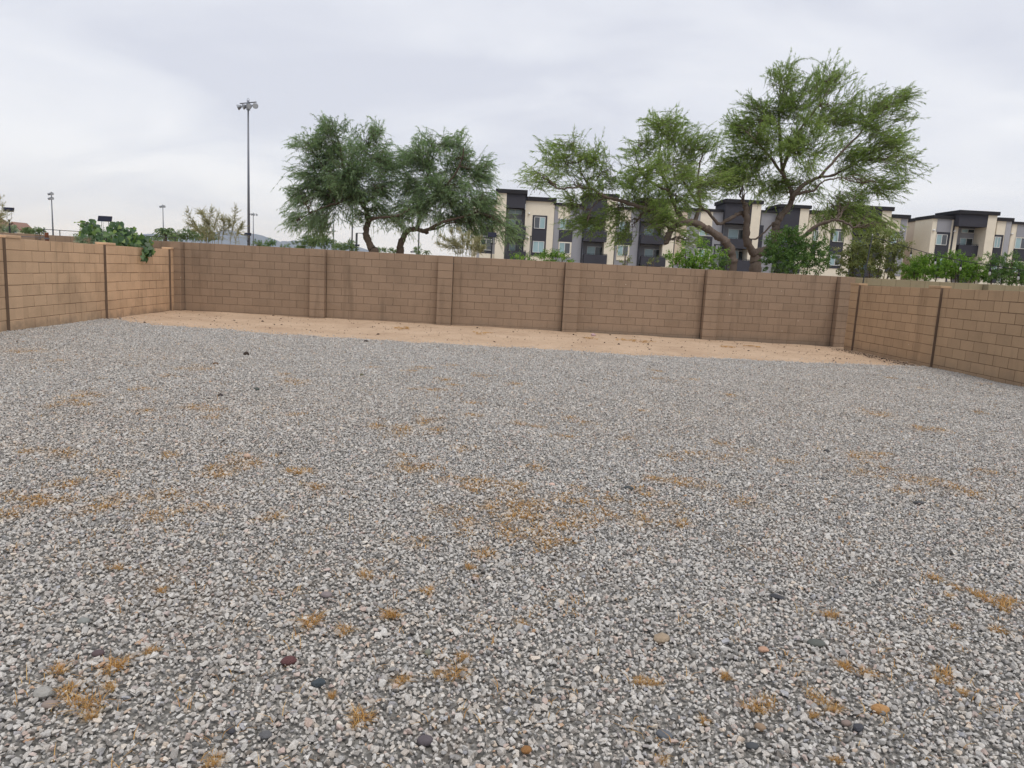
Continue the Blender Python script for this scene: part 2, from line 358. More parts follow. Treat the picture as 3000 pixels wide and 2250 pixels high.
def in_patch(P, g=1.0):
    """0..1 how much dry grass grows at ground points P"""
    w = np.zeros(len(P))
    for (x, y, r) in PATCHG: w = np.maximum(w, np.exp(-(((P[:, 0] - x) / (r * g)) ** 2 + ((P[:, 1] - y) / (r * g * 1.15)) ** 2)))
    return w
PATCHG = []
for (px, py, wpx) in PATCH + [(1180, 962, 40), (1400, 975, 30), (1835, 997, 30), (1880, 1000, 25), (2215, 1016, 25), (1730, 992, 18), (2130, 1017, 20)]:
    c = atg(px, py); d = math.hypot(c.y, CAMH); PATCHG.append((c.x, c.y, max(.05, .5 * wpx * d / F * 1.0)))
def gravel():
    pit = .0168
    ny = int((17.6 - 1.2) / pit); P = []
    for r in range(ny):
        y = 1.2 + r * pit
        hw = min(.73 * y + 1.6, 9.2); n = int(2 * hw / pit); x = -hw + (np.arange(n) + (r % 2) * .5) * pit
        P.append(np.stack([x, np.full(n, y)], -1))
    P = np.concatenate(P); P += rng.normal(0, pit * .33, P.shape)
    ed = edge_y(P[:, 0]) + .05 * np.sin(P[:, 0] * 7) + .04 * np.sin(P[:, 0] * 17 + 1)
    d = ed - P[:, 1]
    keep = (rng.random(len(P)) < np.clip(.5 + d / .12, 0, 1)) | (rng.random(len(P)) < .09 * np.exp(np.minimum(d, 0) / .25))
    lx = LX - (P[:, 1] - LY) * math.tan(AL); rx = RX - (P[:, 1] - RY) * math.tan(AR)
    keep &= (P[:, 0] > lx - .03) & (P[:, 0] < rx + .03)
    P = P[keep]
    w = in_patch(P); keep = rng.random(len(P)) > .45 * w; P = P[keep]; w = in_patch(P, 1.7)
    n = len(P); s = np.clip(rng.lognormal(math.log(.0198), .33, n) * np.where(rng.random(n) < .025, 1.5, 1), .010, .048)
    z = -.0045 * P[:, 0] + lump(P[:, 0], P[:, 1]) + rng.uniform(-.001, .013, n)
    scl = np.stack([s, s * rng.uniform(.8, 1.1, n), s * rng.uniform(.75, 1.1, n)], -1)
    rot = np.stack([rng.normal(0, .45, n), rng.normal(0, .45, n), rng.uniform(0, 6.28, n)], -1)
    # slow drifts of tone over the yard: dusty, pinkish and cleaner areas
    tint = rng.random(n)
    drift = .5 + .5 * np.sin(P[:, 0] * .55 + 1.2 * np.sin(P[:, 1] * .4)) * np.cos(P[:, 1] * .6 + .8 * np.sin(P[:, 0] * .7)); dust = np.clip(.0 + .12 * drift + .3 * w + rng.normal(0, .08, n), 0, .6)
    o = scatter('gravel', np.column_stack([P, z]), scl, rot, rng.integers(0, 14, n), tint, sources('stone', GRAVM, 14, 100), dust)
    tag(o, 'loose grey crushed stone gravel covering the yard floor', 'gravel', kind='stuff')
    return n
NGRAV = gravel()
def debris():
    P = []; S = []
    n = 420
    x = rng.uniform(-9, 9, n * 3); y = rng.uniform(15.5, 19.7, n * 3)
    ok = (y > edge_y(x) - .05) & (x > left_x(y) + .1) & (x < right_x(y) - .1); x = x[ok]; y = y[ok]
    s = np.clip(rng.lognormal(math.log(.018), .6, len(x)), .007, .08)
    # leaf litter gathered along the foot of the right wall
    m = 500; y2 = rng.uniform(13.5, 18.9, m); x2 = right_x(y2) - np.abs(rng.normal(0, .22, m)) - .03 - .12 * (rng.random(m)); s2 = rng.uniform(.015, .05, m)
    x = np.concatenate([x, x2]); y = np.concatenate([y, y2]); s = np.concatenate([s, s2]); n = len(x)
    z = -.0045 * x + lump(x, y) - .012 + s * .2
    scl = np.stack([s * 1.3, s, s * rng.uniform(.4, .9, n)], -1); rot = np.stack([rng.normal(0, .2, n), rng.normal(0, .2, n), rng.uniform(0, 6.28, n)], -1)
    o = scatter('soil_debris', np.column_stack([x, y, z]), scl, rot, rng.integers(0, 6, n), rng.random(n) ** 1.6, sources('clod', CLODM, 6, 300))
    tag(o, 'dark clods and leaf litter lying on the bare soil', 'debris', kind='stuff')
debris()

# ================================================================== BLOCK WALLS
B, H = .4064, .2032
def wall_frame(ox, oy, ang):      # local x along the wall, local -y towards the yard
    return Matrix.Translation((ox, oy, 0)) @ Matrix.Rotation(ang, 4, 'Z')
BLOCKS = {}
def block_mesh(key, wdt, dep, hgt, mat):
    k = (key, round(wdt, 3), round(dep, 3), round(hgt, 3))
    if k not in BLOCKS:
        me = bevel_box('block', .0045, wdt - .0045, 0, dep, .0045, hgt - .0045, .0045); me.materials.append(mat); BLOCKS[k] = me
    return BLOCKS[k]
def block_wall(name, label, M, top, bays, pils, mat, mort, key, proj, thick=.15, rows=10, cap=False, single_rows=None, limit=300, side=1, zb=-.25):
    """bays: (s0, s1, first row starts with a half block?); pils: s0 of each pilaster, all in metres along local x"""
    root = empty(name, (0, 0, 0), label, 'wall', 'block walls'); root.matrix_world = M
    full, rest = [], MB()
    core = MB()
    for (s0, s1, halfstart) in bays:
        s0 += .007; s1 -= .007
        core.box(s0 - .002, s1 + .002, proj + .0035, proj + thick - .0035, zb, top - .006)
        for r in range(rows):
            z1 = top - r * H; z0 = z1 - H
            x = s0; first = True; hs = halfstart if r % 2 == 0 else not halfstart
            while x < s1 - .02:
                w = B * .5 if (first and hs) else B
                w = min(w, s1 - x)
                if s1 - x - w < .05: w = s1 - x
                full.append((x, w, z0, r)) if abs(w - B) < .02 and (single_rows is None or r < single_rows) and len(full) < limit else rest.box(x + .004, x + w - .004, proj, proj + thick, z0 + .004, z1 - .004)
                x += w; first = False
    core.build('mortar_core', mort, root)
    for (x, w, z0, r) in full:
        o = link('block', block_mesh(key, w, thick, H, mat), None, root)
        o.location = (x, proj + random.uniform(-.0022, .0022), z0)
        o.rotation_euler = (random.uniform(-.004, .004), 0, random.uniform(-.004, .004))
    if rest.v: tag(rest.build('cut_blocks', mat, root), kind='stuff')
    for s in pils:
        pc = MB().box(s + .012, s + B - .012, .01, proj + thick, zb, top - .004).build('pilaster', mort, root)
        for r in range(rows):
            o = link('pilaster_block', block_mesh(key + 'p', B, proj + thick + .012, H, mat), None, pc)
            o.location = (s, random.uniform(-.003, .003), top - (r + 1) * H)
        if cap:
            MB().box(*((s - .006, s + .004) if side > 0 else (s + B - .004, s + B + .006)), .004, proj + .004, zb, top - .002).build('side_shade_strip', STRIPM, pc)  # added dark strip paints shade on the pilaster's near side
            me = bevel_box('cap', s - .012, s + B + .012, -.014, proj + thick + .03, top, top + .05, .006); link('cap', me, mat, pc)
    return root
# back wall: local frame starts at a pilaster's edge
MBK = wall_frame(-5.621, 19.638, .0178)
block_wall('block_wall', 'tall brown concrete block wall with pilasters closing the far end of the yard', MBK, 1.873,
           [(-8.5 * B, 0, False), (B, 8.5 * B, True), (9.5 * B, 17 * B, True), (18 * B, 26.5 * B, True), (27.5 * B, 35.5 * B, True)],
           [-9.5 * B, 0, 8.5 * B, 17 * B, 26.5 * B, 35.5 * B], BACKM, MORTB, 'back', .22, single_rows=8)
block_wall('block_wall', 'olive grey block wall of the next yard, partly hidden behind the low tan wall', MBK, 1.873,
           [(36.5 * B, 45.5 * B, False), (46.5 * B, 56 * B, True)], [45.5 * B, 56 * B], GREENM, MORTG, 'green', .22)
block_wall('block_wall', 'brown block wall seen across the next yard behind the vine', MBK, 1.873,
           [(-18 * B, -9.5 * B, False), (-36 * B, -19 * B, True)], [-19 * B], BACKM, MORTB, 'back', .22)
# left wall: the yard side faces +x, so local x runs towards the camera's far side
ML = Matrix.Translation((LX, LY, 0)) @ Matrix.Rotation(math.pi / 2 + AL, 4, 'Z') @ Matrix.Scale(1, 4)
S8 = 8.5 * B
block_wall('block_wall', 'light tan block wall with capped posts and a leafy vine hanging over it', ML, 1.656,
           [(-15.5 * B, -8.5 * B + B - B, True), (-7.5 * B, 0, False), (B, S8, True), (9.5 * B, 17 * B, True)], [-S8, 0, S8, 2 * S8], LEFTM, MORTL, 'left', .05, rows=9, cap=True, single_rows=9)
MR = Matrix.Translation((RX, RY, 0)) @ Matrix.Rotation(-math.pi / 2 + AR, 4, 'Z')
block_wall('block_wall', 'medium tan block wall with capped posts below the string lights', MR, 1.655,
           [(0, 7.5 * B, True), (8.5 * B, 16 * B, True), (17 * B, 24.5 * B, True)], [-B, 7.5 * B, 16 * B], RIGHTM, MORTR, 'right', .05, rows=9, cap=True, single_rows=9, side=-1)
# ================================================================== ROCKS LYING ON THE GRAVEL
def rock_mesh(name, seed, dims, rough=.12, sub=2):
    r = random.Random(seed); bm = bmesh.new(); bmesh.ops.create_icosphere(bm, subdivisions=sub, radius=.5)
    offs = [Vector((r.uniform(-1, 1), r.uniform(-1, 1), r.uniform(-1, 1))).normalized() for _ in range(9)]; cut = [r.uniform(.36, .46) for _ in offs]
    for v in bm.verts:
        p = v.co.copy()
        if rough > .05:
            for o, c in zip(offs, cut):
                d = p.dot(o)
                if d > c: p -= o * (d - c)
        p *= 1 + r.uniform(-rough, rough) * .35
        v.co = Vector((p.x * dims[0], p.y * dims[1], p.z * dims[2]))
    me = bpy.data.meshes.new(name); bm.to_mesh(me); bm.free()
    if rough <= .05: me.polygons.foreach_set('use_smooth', np.ones(len(me.polygons), bool))
    return me
# (px, py, width px, colour, height factor, roughness, rot, label)
ROCKS = [
 (845, 1938, 46, (.115, .052, .052), .62, .14, .2, 'angular maroon rock, largest of the reddish stones on the gravel'),
 (932, 2003, 42, (.055, .068, .078), .6, .08, .4, 'blue black angular rock lying beside the maroon rock'),
 (1245, 2172, 48, (.105, .09, .098), .62, .02, .1, 'smooth round charcoal cobble between pale gravel stones'),
 (956, 1743, 36, (.22, .185, .185), .5, .02, -.2, 'smooth mauve grey oval cobble on the gravel'),
 (1253, 1922, 26, (.20, .205, .165), .85, .05, 1.2, 'upright olive grey pebble among pale gravel'),
 (1935, 1878, 52, (.34, .265, .185), .62, .2, .1, 'crumbly tan clod of hardened earth on the gravel'),
 (2390, 1890, 50, (.105, .112, .10), .36, .03, .05, 'long flat dark green grey stone, shaped like a bar'),
 (2276, 1750, 42, (.055, .056, .062), .34, .12, -.5, 'thin black shale flake tilted on the gravel'),
 (2576, 2083, 50, (.40, .225, .095), .55, .06, -.2, 'rounded orange brown rock beside dry grass'),
 (2512, 2140, 34, (.06, .062, .072), .8, .14, .3, 'angular slate blue rock below the orange brown rock'),
 (1945, 2160, 48, (.12, .13, .145), .45, .02, -.45, 'smooth blue grey oblong cobble'),
 (2203, 2190, 36, (.07, .075, .08), .5, .03, .1, 'small dark grey oval pebble near a brown pebble'),
 (2226, 2136, 32, (.27, .19, .125), .7, .05, -.5, 'brown egg shaped pebble under a dry grass tuft'),
 (2235, 1913, 34, (.45, .275, .19), .5, .08, .1, 'salmon pink granite pebble'),
 (288, 1925, 32, (.105, .075, .078), .6, .04, .3, 'dark plum oval pebble behind dry grass'),
 (147, 2077, 40, (.27, .215, .185), .5, .05, .1, 'flat taupe stone in the dry grass patch'),
 (130, 2042, 52, (.33, .32, .295), .62, .14, .1, 'large rough grey rock in the dry grass patch'),
 (245, 1828, 32, (.23, .24, .225), .6, .05, .2, 'grey green rounded stone half sunk in gravel'),
 (675, 2152, 28, (.07, .07, .08), .85, .08, 0, 'small black round pebble with a pale straw beside it'),
 (778, 2160, 38, (.115, .115, .12), .6, .06, .1, 'dark grey half buried cobble'),
 (1540, 2205, 34, (.27, .135, .05), .7, .1, .1, 'rusty brown mossy pebble'),
 (2478, 2125, 28, (.24, .185, .16), .6, .04, 0, 'taupe oval pebble touching the slate blue rock'),
 (722, 1038, 18, (.045, .032, .024), .9, .2, 0, 'dark brown clod of soil standing on pale gravel'),
 (752, 1142, 20, (.09, .10, .09), .6, .1, 0, 'dark green grey rock on the far gravel'),
 (646, 1158, 18, (.055, .045, .045), .7, .1, 0, 'small black rock on the far gravel'),
 (632, 1068, 18, (.14, .085, .05), .5, .15, 0, 'flat brown chip of wood on the far gravel'),
 (1073, 1000, 15, (.06, .05, .045), .5, .15, 0, 'dark chip at the edge of the bare soil'),
 (1060, 1101, 13, (.13, .12, .07), .8, .12, 0, 'olive brown stone on the far gravel'),
 (724, 1340, 22, (.52, .37, .28), .7, .04, 0, 'pale peach pebble next to orange grass'),
 (1841, 1433, 30, (.06, .068, .07), .45, .04, -.3, 'dark slate oval stone among orange grass patches'),
 (1617, 1421, 20, (.62, .44, .36), .6, .04, 0, 'pale pink pebble at the rim of the orange grass'),
 (2421, 1325, 18, (.05, .05, .052), .6, .1, 0, 'small black rock in the middle of the gravel'),
 (2692, 1474, 34, (.075, .075, .078), .3, .06, -.1, 'flat dark slate piece beside the orange grass'),
 (1279, 1200, 14, (.56, .43, .31), .8, .06, 0, 'small cream pebble standing proud of the gravel'),
 (2140, 1184, 16, (.13, .13, .13), .35, .1, .3, 'thin grey splinter of rock on the gravel'),
 (2126, 982, 24, (.46, .32, .33), .6, .2, 0, 'pinkish crumbled lump by the foot of the tall wall'),
]
ROCKS[-1] = (1738, 980, 16, (.46, .32, .33), .6, .2, 0, 'pinkish crumbled lump by the foot of the tall wall')
for k, (px, py, w, c, hf, ro, rz, lab) in enumerate(ROCKS):
    p = atg(px, py + w * .12); d = math.hypot(p.x, p.y, CAMH); s = w * d / F * .94
    me = rock_mesh('rock', k * 7 + 3, (s, s * .72, s * hf), ro)
    m = flat('rock_%d' % k, c, .75 if ro > .05 else .6, var=.22, scale=60, bs=.3)
    o = link('rock', me, m); o.location = (p.x, p.y, gz(p.x) + lump(p.x, p.y) + s * hf * .16 + .010); o.rotation_euler = (0, 0, rz)
    tag(o, lab, 'rock', 'odd rocks among the gravel')

# ================================================================== DRY GRASS
DRYM = leaf_mat('dry_grass', [(.29, .14, .042), (.43, .225, .07), (.55, .32, .11), (.62, .45, .23)], .25, .9)
def blades(C, n_each, rad, hgt, wid, lean=.9):
    """C: Mx3 tuft centres; returns V, faces, tint of thin curved blades"""
    M = len(C); n = n_each * M; c = np.repeat(C, n_each, 0); r = np.repeat(rad, n_each) if hasattr(rad, '__len__') else np.full(n, rad)
    an = rng.uniform(0, 6.283, n); rr = r * np.sqrt(rng.random(n)) * .8
    p0 = c + np.stack([np.cos(an) * rr, np.sin(an) * rr, np.zeros(n)], -1)
    a2 = an + rng.normal(0, .8, n); L = hgt * rng.uniform(.5, 1.25, n); le = lean * rng.uniform(.5, 1.2, n)
    h = np.stack([np.cos(a2), np.sin(a2), np.zeros(n)], -1); up = np.array([0, 0, 1.])
    p1 = p0 + (h * (.35 * le)[:, None] + up) * (L * .5)[:, None]
    p2 = p0 + h * (L * le * .9)[:, None] + up * (L * rng.uniform(.35, .95, n))[:, None]
    s = np.stack([-np.sin(a2), np.cos(a2), np.zeros(n)], -1) * (wid * .5)
    V = np.stack([p0 - s, p0 + s, p1 + s * .8, p1 - s * .8, p2 + s * .15, p2 - s * .15], 1).reshape(-1, 3)
    b = np.arange(n) * 6; Fq = np.concatenate([np.stack([b, b + 1, b + 2, b + 3], -1), np.stack([b + 3, b + 2, b + 4, b + 5], -1)])
    return V, Fq, np.repeat(rng.random(n), 6)
def dry_grass_field():
    Vs, Fs, Ts = [], [], []; off = 0
    for (x, y, r) in PATCHG:
        k = max(4, int(48 * r * 2)); c = np.array([x, y])[None] + rng.normal(0, 1, (k, 2)) * r * np.array([1.05, 1.2])
        C = np.column_stack([c, -.0045 * c[:, 0] + lump(c[:, 0], c[:, 1]) + .002])
        d = y; V, Fq, T = blades(C, 16, .06, .022, .0027 + .0005 * d, 2.2)
        Vs.append(V); Fs.append(Fq + off); Ts.append(T); off += len(V)
    # stray single straws over the whole yard
    n = 2600; y = rng.uniform(1.6, 16.5, n); x = rng.uniform(-1, 1, n) * np.minimum(.75 * y + 1, 8.5); ok = y < edge_y(x); x = x[ok]; y = y[ok]
    C = np.column_stack([x, y, -.0045 * x + lump(x, y) + .008]); V, Fq, T = blades(C, 4, .05, .035, .003, 1.8)
    Vs.append(V); Fs.append(Fq + off); Ts.append(T)
    me = np_mesh('dry_grass', np.concatenate(Vs), np.concatenate(Fs), {'tint': np.concatenate(Ts)})
    tag(link('dry_grass', me, DRYM), 'thin orange dry grass and straw scattered through the gravel', 'dry grass', kind='stuff')
dry_grass_field()
TUFTS = [(175, 1975, 60), (345, 1970, 70), (205, 2035, 60), (255, 2075, 90), (320, 2030, 40), (265, 2115, 40), (445, 1920, 40), (470, 1735, 45), (340, 1672, 40), (920, 1825, 70), (1015, 1855, 55), (1075, 1690, 50), (1255, 1740, 45), (1150, 1810, 60), (1360, 1938, 40), (1330, 1985, 60), (1290, 1985, 40), (1180, 2005, 50), (1050, 2112, 90), (975, 2045, 30), (1530, 1840, 40), (1380, 1665, 40), (1400, 1695, 25), (1870, 2005, 40), (1910, 2010, 45), (2120, 1990, 45), (2210, 2085, 65), (2245, 2065, 50), (2395, 2055, 55), (2440, 2085, 45), (2385, 2105, 35), (2480, 1965, 50), (2540, 1985, 55), (2760, 1975, 45), (2755, 1995, 40), (2815, 2030, 40), (2060, 2120, 35), (2800, 1730, 40), (2860, 1750, 60), (2920, 1780, 70), (2960, 1770, 60), (2780, 1755, 30), (2740, 1700, 40), (2430, 1805, 50), (2800, 1840, 35), (2920, 1850, 40), (1945, 2240, 40), (620, 2245, 50), (2450, 2235, 40), (870, 1390, 30)]
TV = []
for k in range(6):
    V, Fq, T = blades(np.array([[0, 0, 0], [.03, .012, 0], [-.028, -.02, 0], [.01, -.035, 0]]) * random.uniform(.7, 1.4), 26, .03, .042, .0028, 1.7)
    me = np_mesh('dry_grass_tuft', V, Fq, {'tint': T}); me.materials.append(DRYM); TV.append(me)
for k, (px, py, w) in enumerate(TUFTS):
    p = atg(px, py); s = w * math.hypot(p.y, CAMH) / F / .115
    o = link('dry_grass_tuft', TV[k % 6]); o.location = (p.x, p.y, gz(p.x) + lump(p.x, p.y) + .004); o.rotation_euler = (0, 0, random.uniform(0, 6.28)); o.scale = (s * random.uniform(.85, 1.2), s * random.uniform(.8, 1.1), max(.6, min(s, .9)))
    tag(o, 'dry orange grass tuft sprouting between gravel stones', 'grass tuft', 'dry grass tufts in the near gravel')

# ================================================================== TREES
def nrm(a): return a / np.maximum(np.linalg.norm(a, axis=-1, keepdims=True), 1e-9)
def tubes_np(paths, radii, n=3):
    """paths: MxKx3 centre lines, radii: MxK -> V, F of open thin tubes"""
    M, K, _ = paths.shape
    d = nrm(np.gradient(paths, axis=1)); ref = np.array([.31, .87, .38]); a = nrm(np.cross(d, ref)); b = np.cross(d, a)
    an = np.arange(n) * 2 * math.pi / n
    V = paths[:, :, None] + (a[:, :, None] * np.cos(an)[None, None, :, None] + b[:, :, None] * np.sin(an)[None, None, :, None]) * radii[:, :, None, None]
    base = (np.arange(M)[:, None, None] * K + np.arange(K - 1)[None, :, None]) * n
    q = np.arange(n)[None, None]; q2 = (q + 1) % n
    Fq = np.stack([base + q, base + q2, base + n + q2, base + n + q], -1).reshape(-1, 4)
    return V.reshape(-1, 3), Fq
def leaves_np(P, D, L, W, droop=0.0, fold=0.0):
    """rhombic leaves at P along D, length L, width W"""
    n = len(P); D = nrm(D); s = nrm(np.cross(D, rng.normal(size=(n, 3)))); up = np.cross(s, D)
    mid = P + D * (L * .45)[:, None] + up * (L * fold)[:, None]
    tip = P + D * L[:, None]; tip[:, 2] -= droop * L
    V = np.stack([P, mid + s * (W * .5)[:, None] - up * (L * fold * 1.2)[:, None], tip, mid - s * (W * .5)[:, None] - up * (L * fold * 1.2)[:, None]], 1).reshape(-1, 3)
    b = np.arange(n) * 4; return V, np.stack([b, b + 1, b + 2, b + 3], -1)
def smooth_path(pts, k=6):
    pts = np.array(pts, float); t = np.arange(len(pts)); tt = np.linspace(0, len(pts) - 1, (len(pts) - 1) * k + 1); out = []
    for x in tt:                                            # Catmull-Rom
        i = min(int(x), len(pts) - 2); u = x - i; p0 = pts[max(i - 1, 0)]; p1 = pts[i]; p2 = pts[i + 1]; p3 = pts[min(i + 2, len(pts) - 1)]
        out.append(.5 * ((2 * p1) + (-p0 + p2) * u + (2 * p0 - 5 * p1 + 4 * p2 - p3) * u * u + (-p0 + 3 * p1 - 3 * p2 + p3) * u ** 3))
    return np.array(out)
def feather_tree(label, D, limbs, crown, bark, leafm, flow=(0, 0, .2), droop=.25, dens=1.0, leafL=(.08, .17), leafW=(.010, .019), twigL=(.5, 1.15), seed=1, group='feathery trees behind the tall wall', cat='tree'):
    """limbs: [(polyline px, r0, r1, depth drift)], crown: (px, py, rx, ry, weight)"""
    global rng
    keep = rng; rng = np.random.default_rng(seed); k = D / F
    base = limbs[0][0][0]; b0 = at(base[0], base[1], D)
    root = empty('desert_tree', (b0.x, b0.y, 0), label, cat, group); off = np.array([b0.x, b0.y, 0.])
    mb = MB(); nodes = []
    for li, (pl, r0, r1, dd) in enumerate(limbs):
        pts = [np.array(at(px, py, D + dd * j / max(1, len(pl) - 1))) for j, (px, py) in enumerate(pl)]
        if li == 0: pts = [np.array([pts[0][0] - .05, pts[0][1], -.35])] + pts
        sp_ = smooth_path(pts); sp_ += rng.normal(0, .012, sp_.shape); m = len(sp_)
        rad = r0 + (r1 - r0) * np.linspace(0, 1, m) ** .8; rad = rad * (1 + rng.normal(0, .06, m) + .08 * np.sin(np.arange(m) * .9 + rng.uniform(0, 6)))
        mb.tube([Vector(p - off) for p in sp_], list(rad), 10)
        nodes.append(np.column_stack([sp_, rad]))
    N = np.concatenate(nodes)
    E = []
    for c in crown:
        px, py, rx, ry = c[:4]; w = c[4] if len(c) > 4 else 1.
        dz = rng.uniform(-.9, .9); cen = np.array(at(px, py, D + dz)); E.append((cen, np.array([rx * k, (rx + ry) * .5 * k * 1.0, ry * k]) * .92, w))
    cc = np.mean([e[0] for e in E], 0); cc[2] -= 1.2
    # boughs: from the limbs to each clump and out into it
    bp, br = [], []
    for cen, R, w in E:
        j = np.argmin(np.linalg.norm(N[:, :3] - cen, axis=1) + .3 * np.maximum(0, N[:, 2] - cen[2])); s0 = N[j, :3]
        hub = s0 + (cen - s0) * .75
        for q in range(int(7 + 3 * w)):
            u = nrm(rng.normal(size=3)); u[2] = u[2] * .6 + .25
            e = cen + u * R * rng.uniform(.5, .95); st = s0 + (hub - s0) * rng.uniform(0, .8) if q else s0
            m1 = st + (hub - st) * .6 + rng.normal(0, .12, 3) + np.array([0, 0, .1]); t = np.linspace(0, 1, 9)[:, None]
            path = (1 - t) ** 2 * st + 2 * t * (1 - t) * m1 + t ** 2 * e; path[1:] += rng.normal(0, .03, (8, 3))
            bp.append(path); r0 = min(.045, N[j, 3] * .7) if q == 0 else rng.uniform(.012, .024); br.append(r0 * (1 - np.linspace(0, .82, 9)))
    bp = np.array(bp); br = np.array(br); Vb, Fb = tubes_np(bp - off, br, 5)
    # twigs
    T0, TD, ET = [], [], []
    for cen, R, w in E:
        n = int(200 * dens * w * R[0] * R[2] + 30)
        ns = max(4, n // 13); u = nrm(rng.normal(size=(ns, 3))); pc = cen + u * R * (rng.random((ns, 1)) ** .5) * .95
        o1 = nrm((pc - cen) / R); o2 = nrm(pc - cc); dc = nrm(.7 * o1 + .8 * o2 + np.array(flow) + rng.normal(0, .3, (ns, 3)))
        i = rng.integers(0, ns, n); T0.append(pc[i] + rng.normal(0, .17, (n, 3))); TD.append(nrm(dc[i] + rng.normal(0, .26, (n, 3)))); ET.append(np.clip(rng.normal(0, .13) + rng.normal(0, .13, ns), -.3, .3)[i])
    T0 = np.concatenate(T0); TD = np.concatenate(TD); n = len(T0); ET = np.concatenate(ET)
    L = rng.uniform(*twigL, n) * np.where(rng.random(n) < .1, 1.4, .9); T0 = T0 - TD * (L * .62)[:, None]; dr = droop * rng.uniform(.3, 1.5, n)
    t = np.linspace(0, 1, 5); path = T0[:, None] + TD[:, None] * (L[:, None] * t)[..., None]
    path[:, :, 2] -= (dr * L)[:, None] * t ** 2 * 1.0; path[:, 1:] += rng.normal(0, .012, (n, 4, 3))
    Vt, Ft = tubes_np(path - off, np.linspace(.0065, .0025, 5)[None] * np.ones((n, 1)), 3)
    # leaflets
    per = 34; tt = rng.uniform(.08, 1, (n, per)); ii = np.minimum((tt * 4).astype(int), 3); fr = (tt * 4 - ii)[..., None]; ar = np.arange(n)[:, None]
    P = path[ar, ii] * (1 - fr) + path[ar, ii + 1] * fr; tg = nrm(path[ar, ii + 1] - path[ar, ii])
    dv = nrm(tg * 1.15 + nrm(rng.normal(size=tg.shape)) * .6 + np.array([0, 0, -.08 - droop * .35]))
    P = P.reshape(-1, 3); dv = dv.reshape(-1, 3); m = len(P)
    Vl, Fl = leaves_np(P - off, dv, rng.uniform(*leafL, m), rng.uniform(*leafW, m), droop * .4)
    clump = np.repeat(np.clip(rng.normal(.5, .12, n) + ET * 1.3, 0, 1), per); tint = np.clip(clump * .7 + rng.random(m) * .3, 0, 1)
    link('trunk', mb.mesh('trunk', True), bark, root)
    tag(link('boughs', np_mesh('boughs', Vb, Fb, smooth=True), bark, root), kind='stuff')
    V = np.concatenate([Vl, Vt]); Fq = np.concatenate([Fl, Ft + len(Vl)]); tn = np.concatenate([np.repeat(tint, 4), np.full(len(Vt), .2)])
    tag(link('crown', np_mesh('crown', V, Fq, {'tint': tn}, matidx=np.concatenate([np.zeros(len(Fl), int), np.ones(len(Ft), int)])), [leafm, bark], root), kind='stuff')
    rng = keep
    return root
BARK1 = bark_mat('bark_grey', (.085, .066, .054), (.225, .175, .145)); BARK2 = bark_mat('bark_dark', (.055, .042, .034), (.17, .125, .095))
LEAFB = leaf_mat('leaf_bluegreen', [(.10, .15, .09), (.19, .275, .16), (.275, .375, .225), (.37, .47, .31)], .5)
LEAFY = leaf_mat('leaf_yellowgreen', [(.11, .155, .055), (.21, .295, .095), (.30, .40, .135), (.40, .49, .20)], .48)
feather_tree('tall feathery tree with a forked trunk and wide windswept crown', 27.0, [
  ([(2213, 800), (2214, 770), (2214, 744), (2253, 731), (2272, 706), (2269, 682), (2274, 658), (2285, 638), (2298, 622), (2313, 601), (2322, 572), (2311, 545), (2292, 500), (2284, 403), (2282, 330)], .225, .045, .6),
  ([(2214, 750), (2196, 723), (2186, 698), (2187, 666), (2188, 633), (2183, 597)], .15, .095, -.3),
  ([(2188, 640), (2172, 625), (2147, 635), (2106, 656), (2090, 638), (2058, 607), (2041, 592), (1990, 510)], .085, .035, -.5),
  ([(2190, 625), (2196, 607)], .08, .06, 0),
  ([(2318, 580), (2356, 540), (2398, 521), (2448, 510), (2520, 470)], .09, .03, 1.0),
  ([(2320, 576), (2360, 561), (2385, 558), (2415, 530), (2470, 520)], .06, .02, -.8),
  ([(2270, 685), (2318, 689), (2350, 696), (2388, 665), (2425, 649), (2452, 644), (2479, 654), (2506, 668)], .10, .03, -1.0),
  ([(2188, 698), (2215, 700), (2240, 680), (2268, 650)], .03, .03, .2),
  ([(2292, 500), (2330, 400), (2390, 320), (2430, 260)], .07, .02, .5),
  ([(2300, 520), (2240, 440), (2190, 390)], .06, .02, -.6),
  ([(2400, 520), (2480, 430), (2560, 350)], .06, .02, .3)],
  [(2300, 215, 62, 45, .7), (2420, 235, 85, 60, .9), (2330, 290, 100, 75), (2245, 330, 70, 65), (2160, 365, 62, 58, .9), (2440, 330, 90, 70), (2560, 330, 95, 75), (2625, 290, 55, 50, .7), (2600, 420, 85, 60), (2660, 470, 50, 40, .6),
   (2500, 470, 100, 75), (2330, 420, 120, 90, 1.1), (2190, 470, 85, 80, 1.1), (2150, 520, 70, 60), (2580, 540, 85, 45, .8), (2470, 590, 85, 50, 1.1), (2530, 640, 65, 42, 1.3), (2330, 540, 90, 55, .8), (2240, 560, 60, 45, .7), (2420, 640, 50, 30, .6), (2590, 660, 40, 30, .4), (2210, 420, 80, 60)],
  BARK1, LEAFY, flow=(.25, 0, .25), droop=.18, dens=1.15, seed=11)
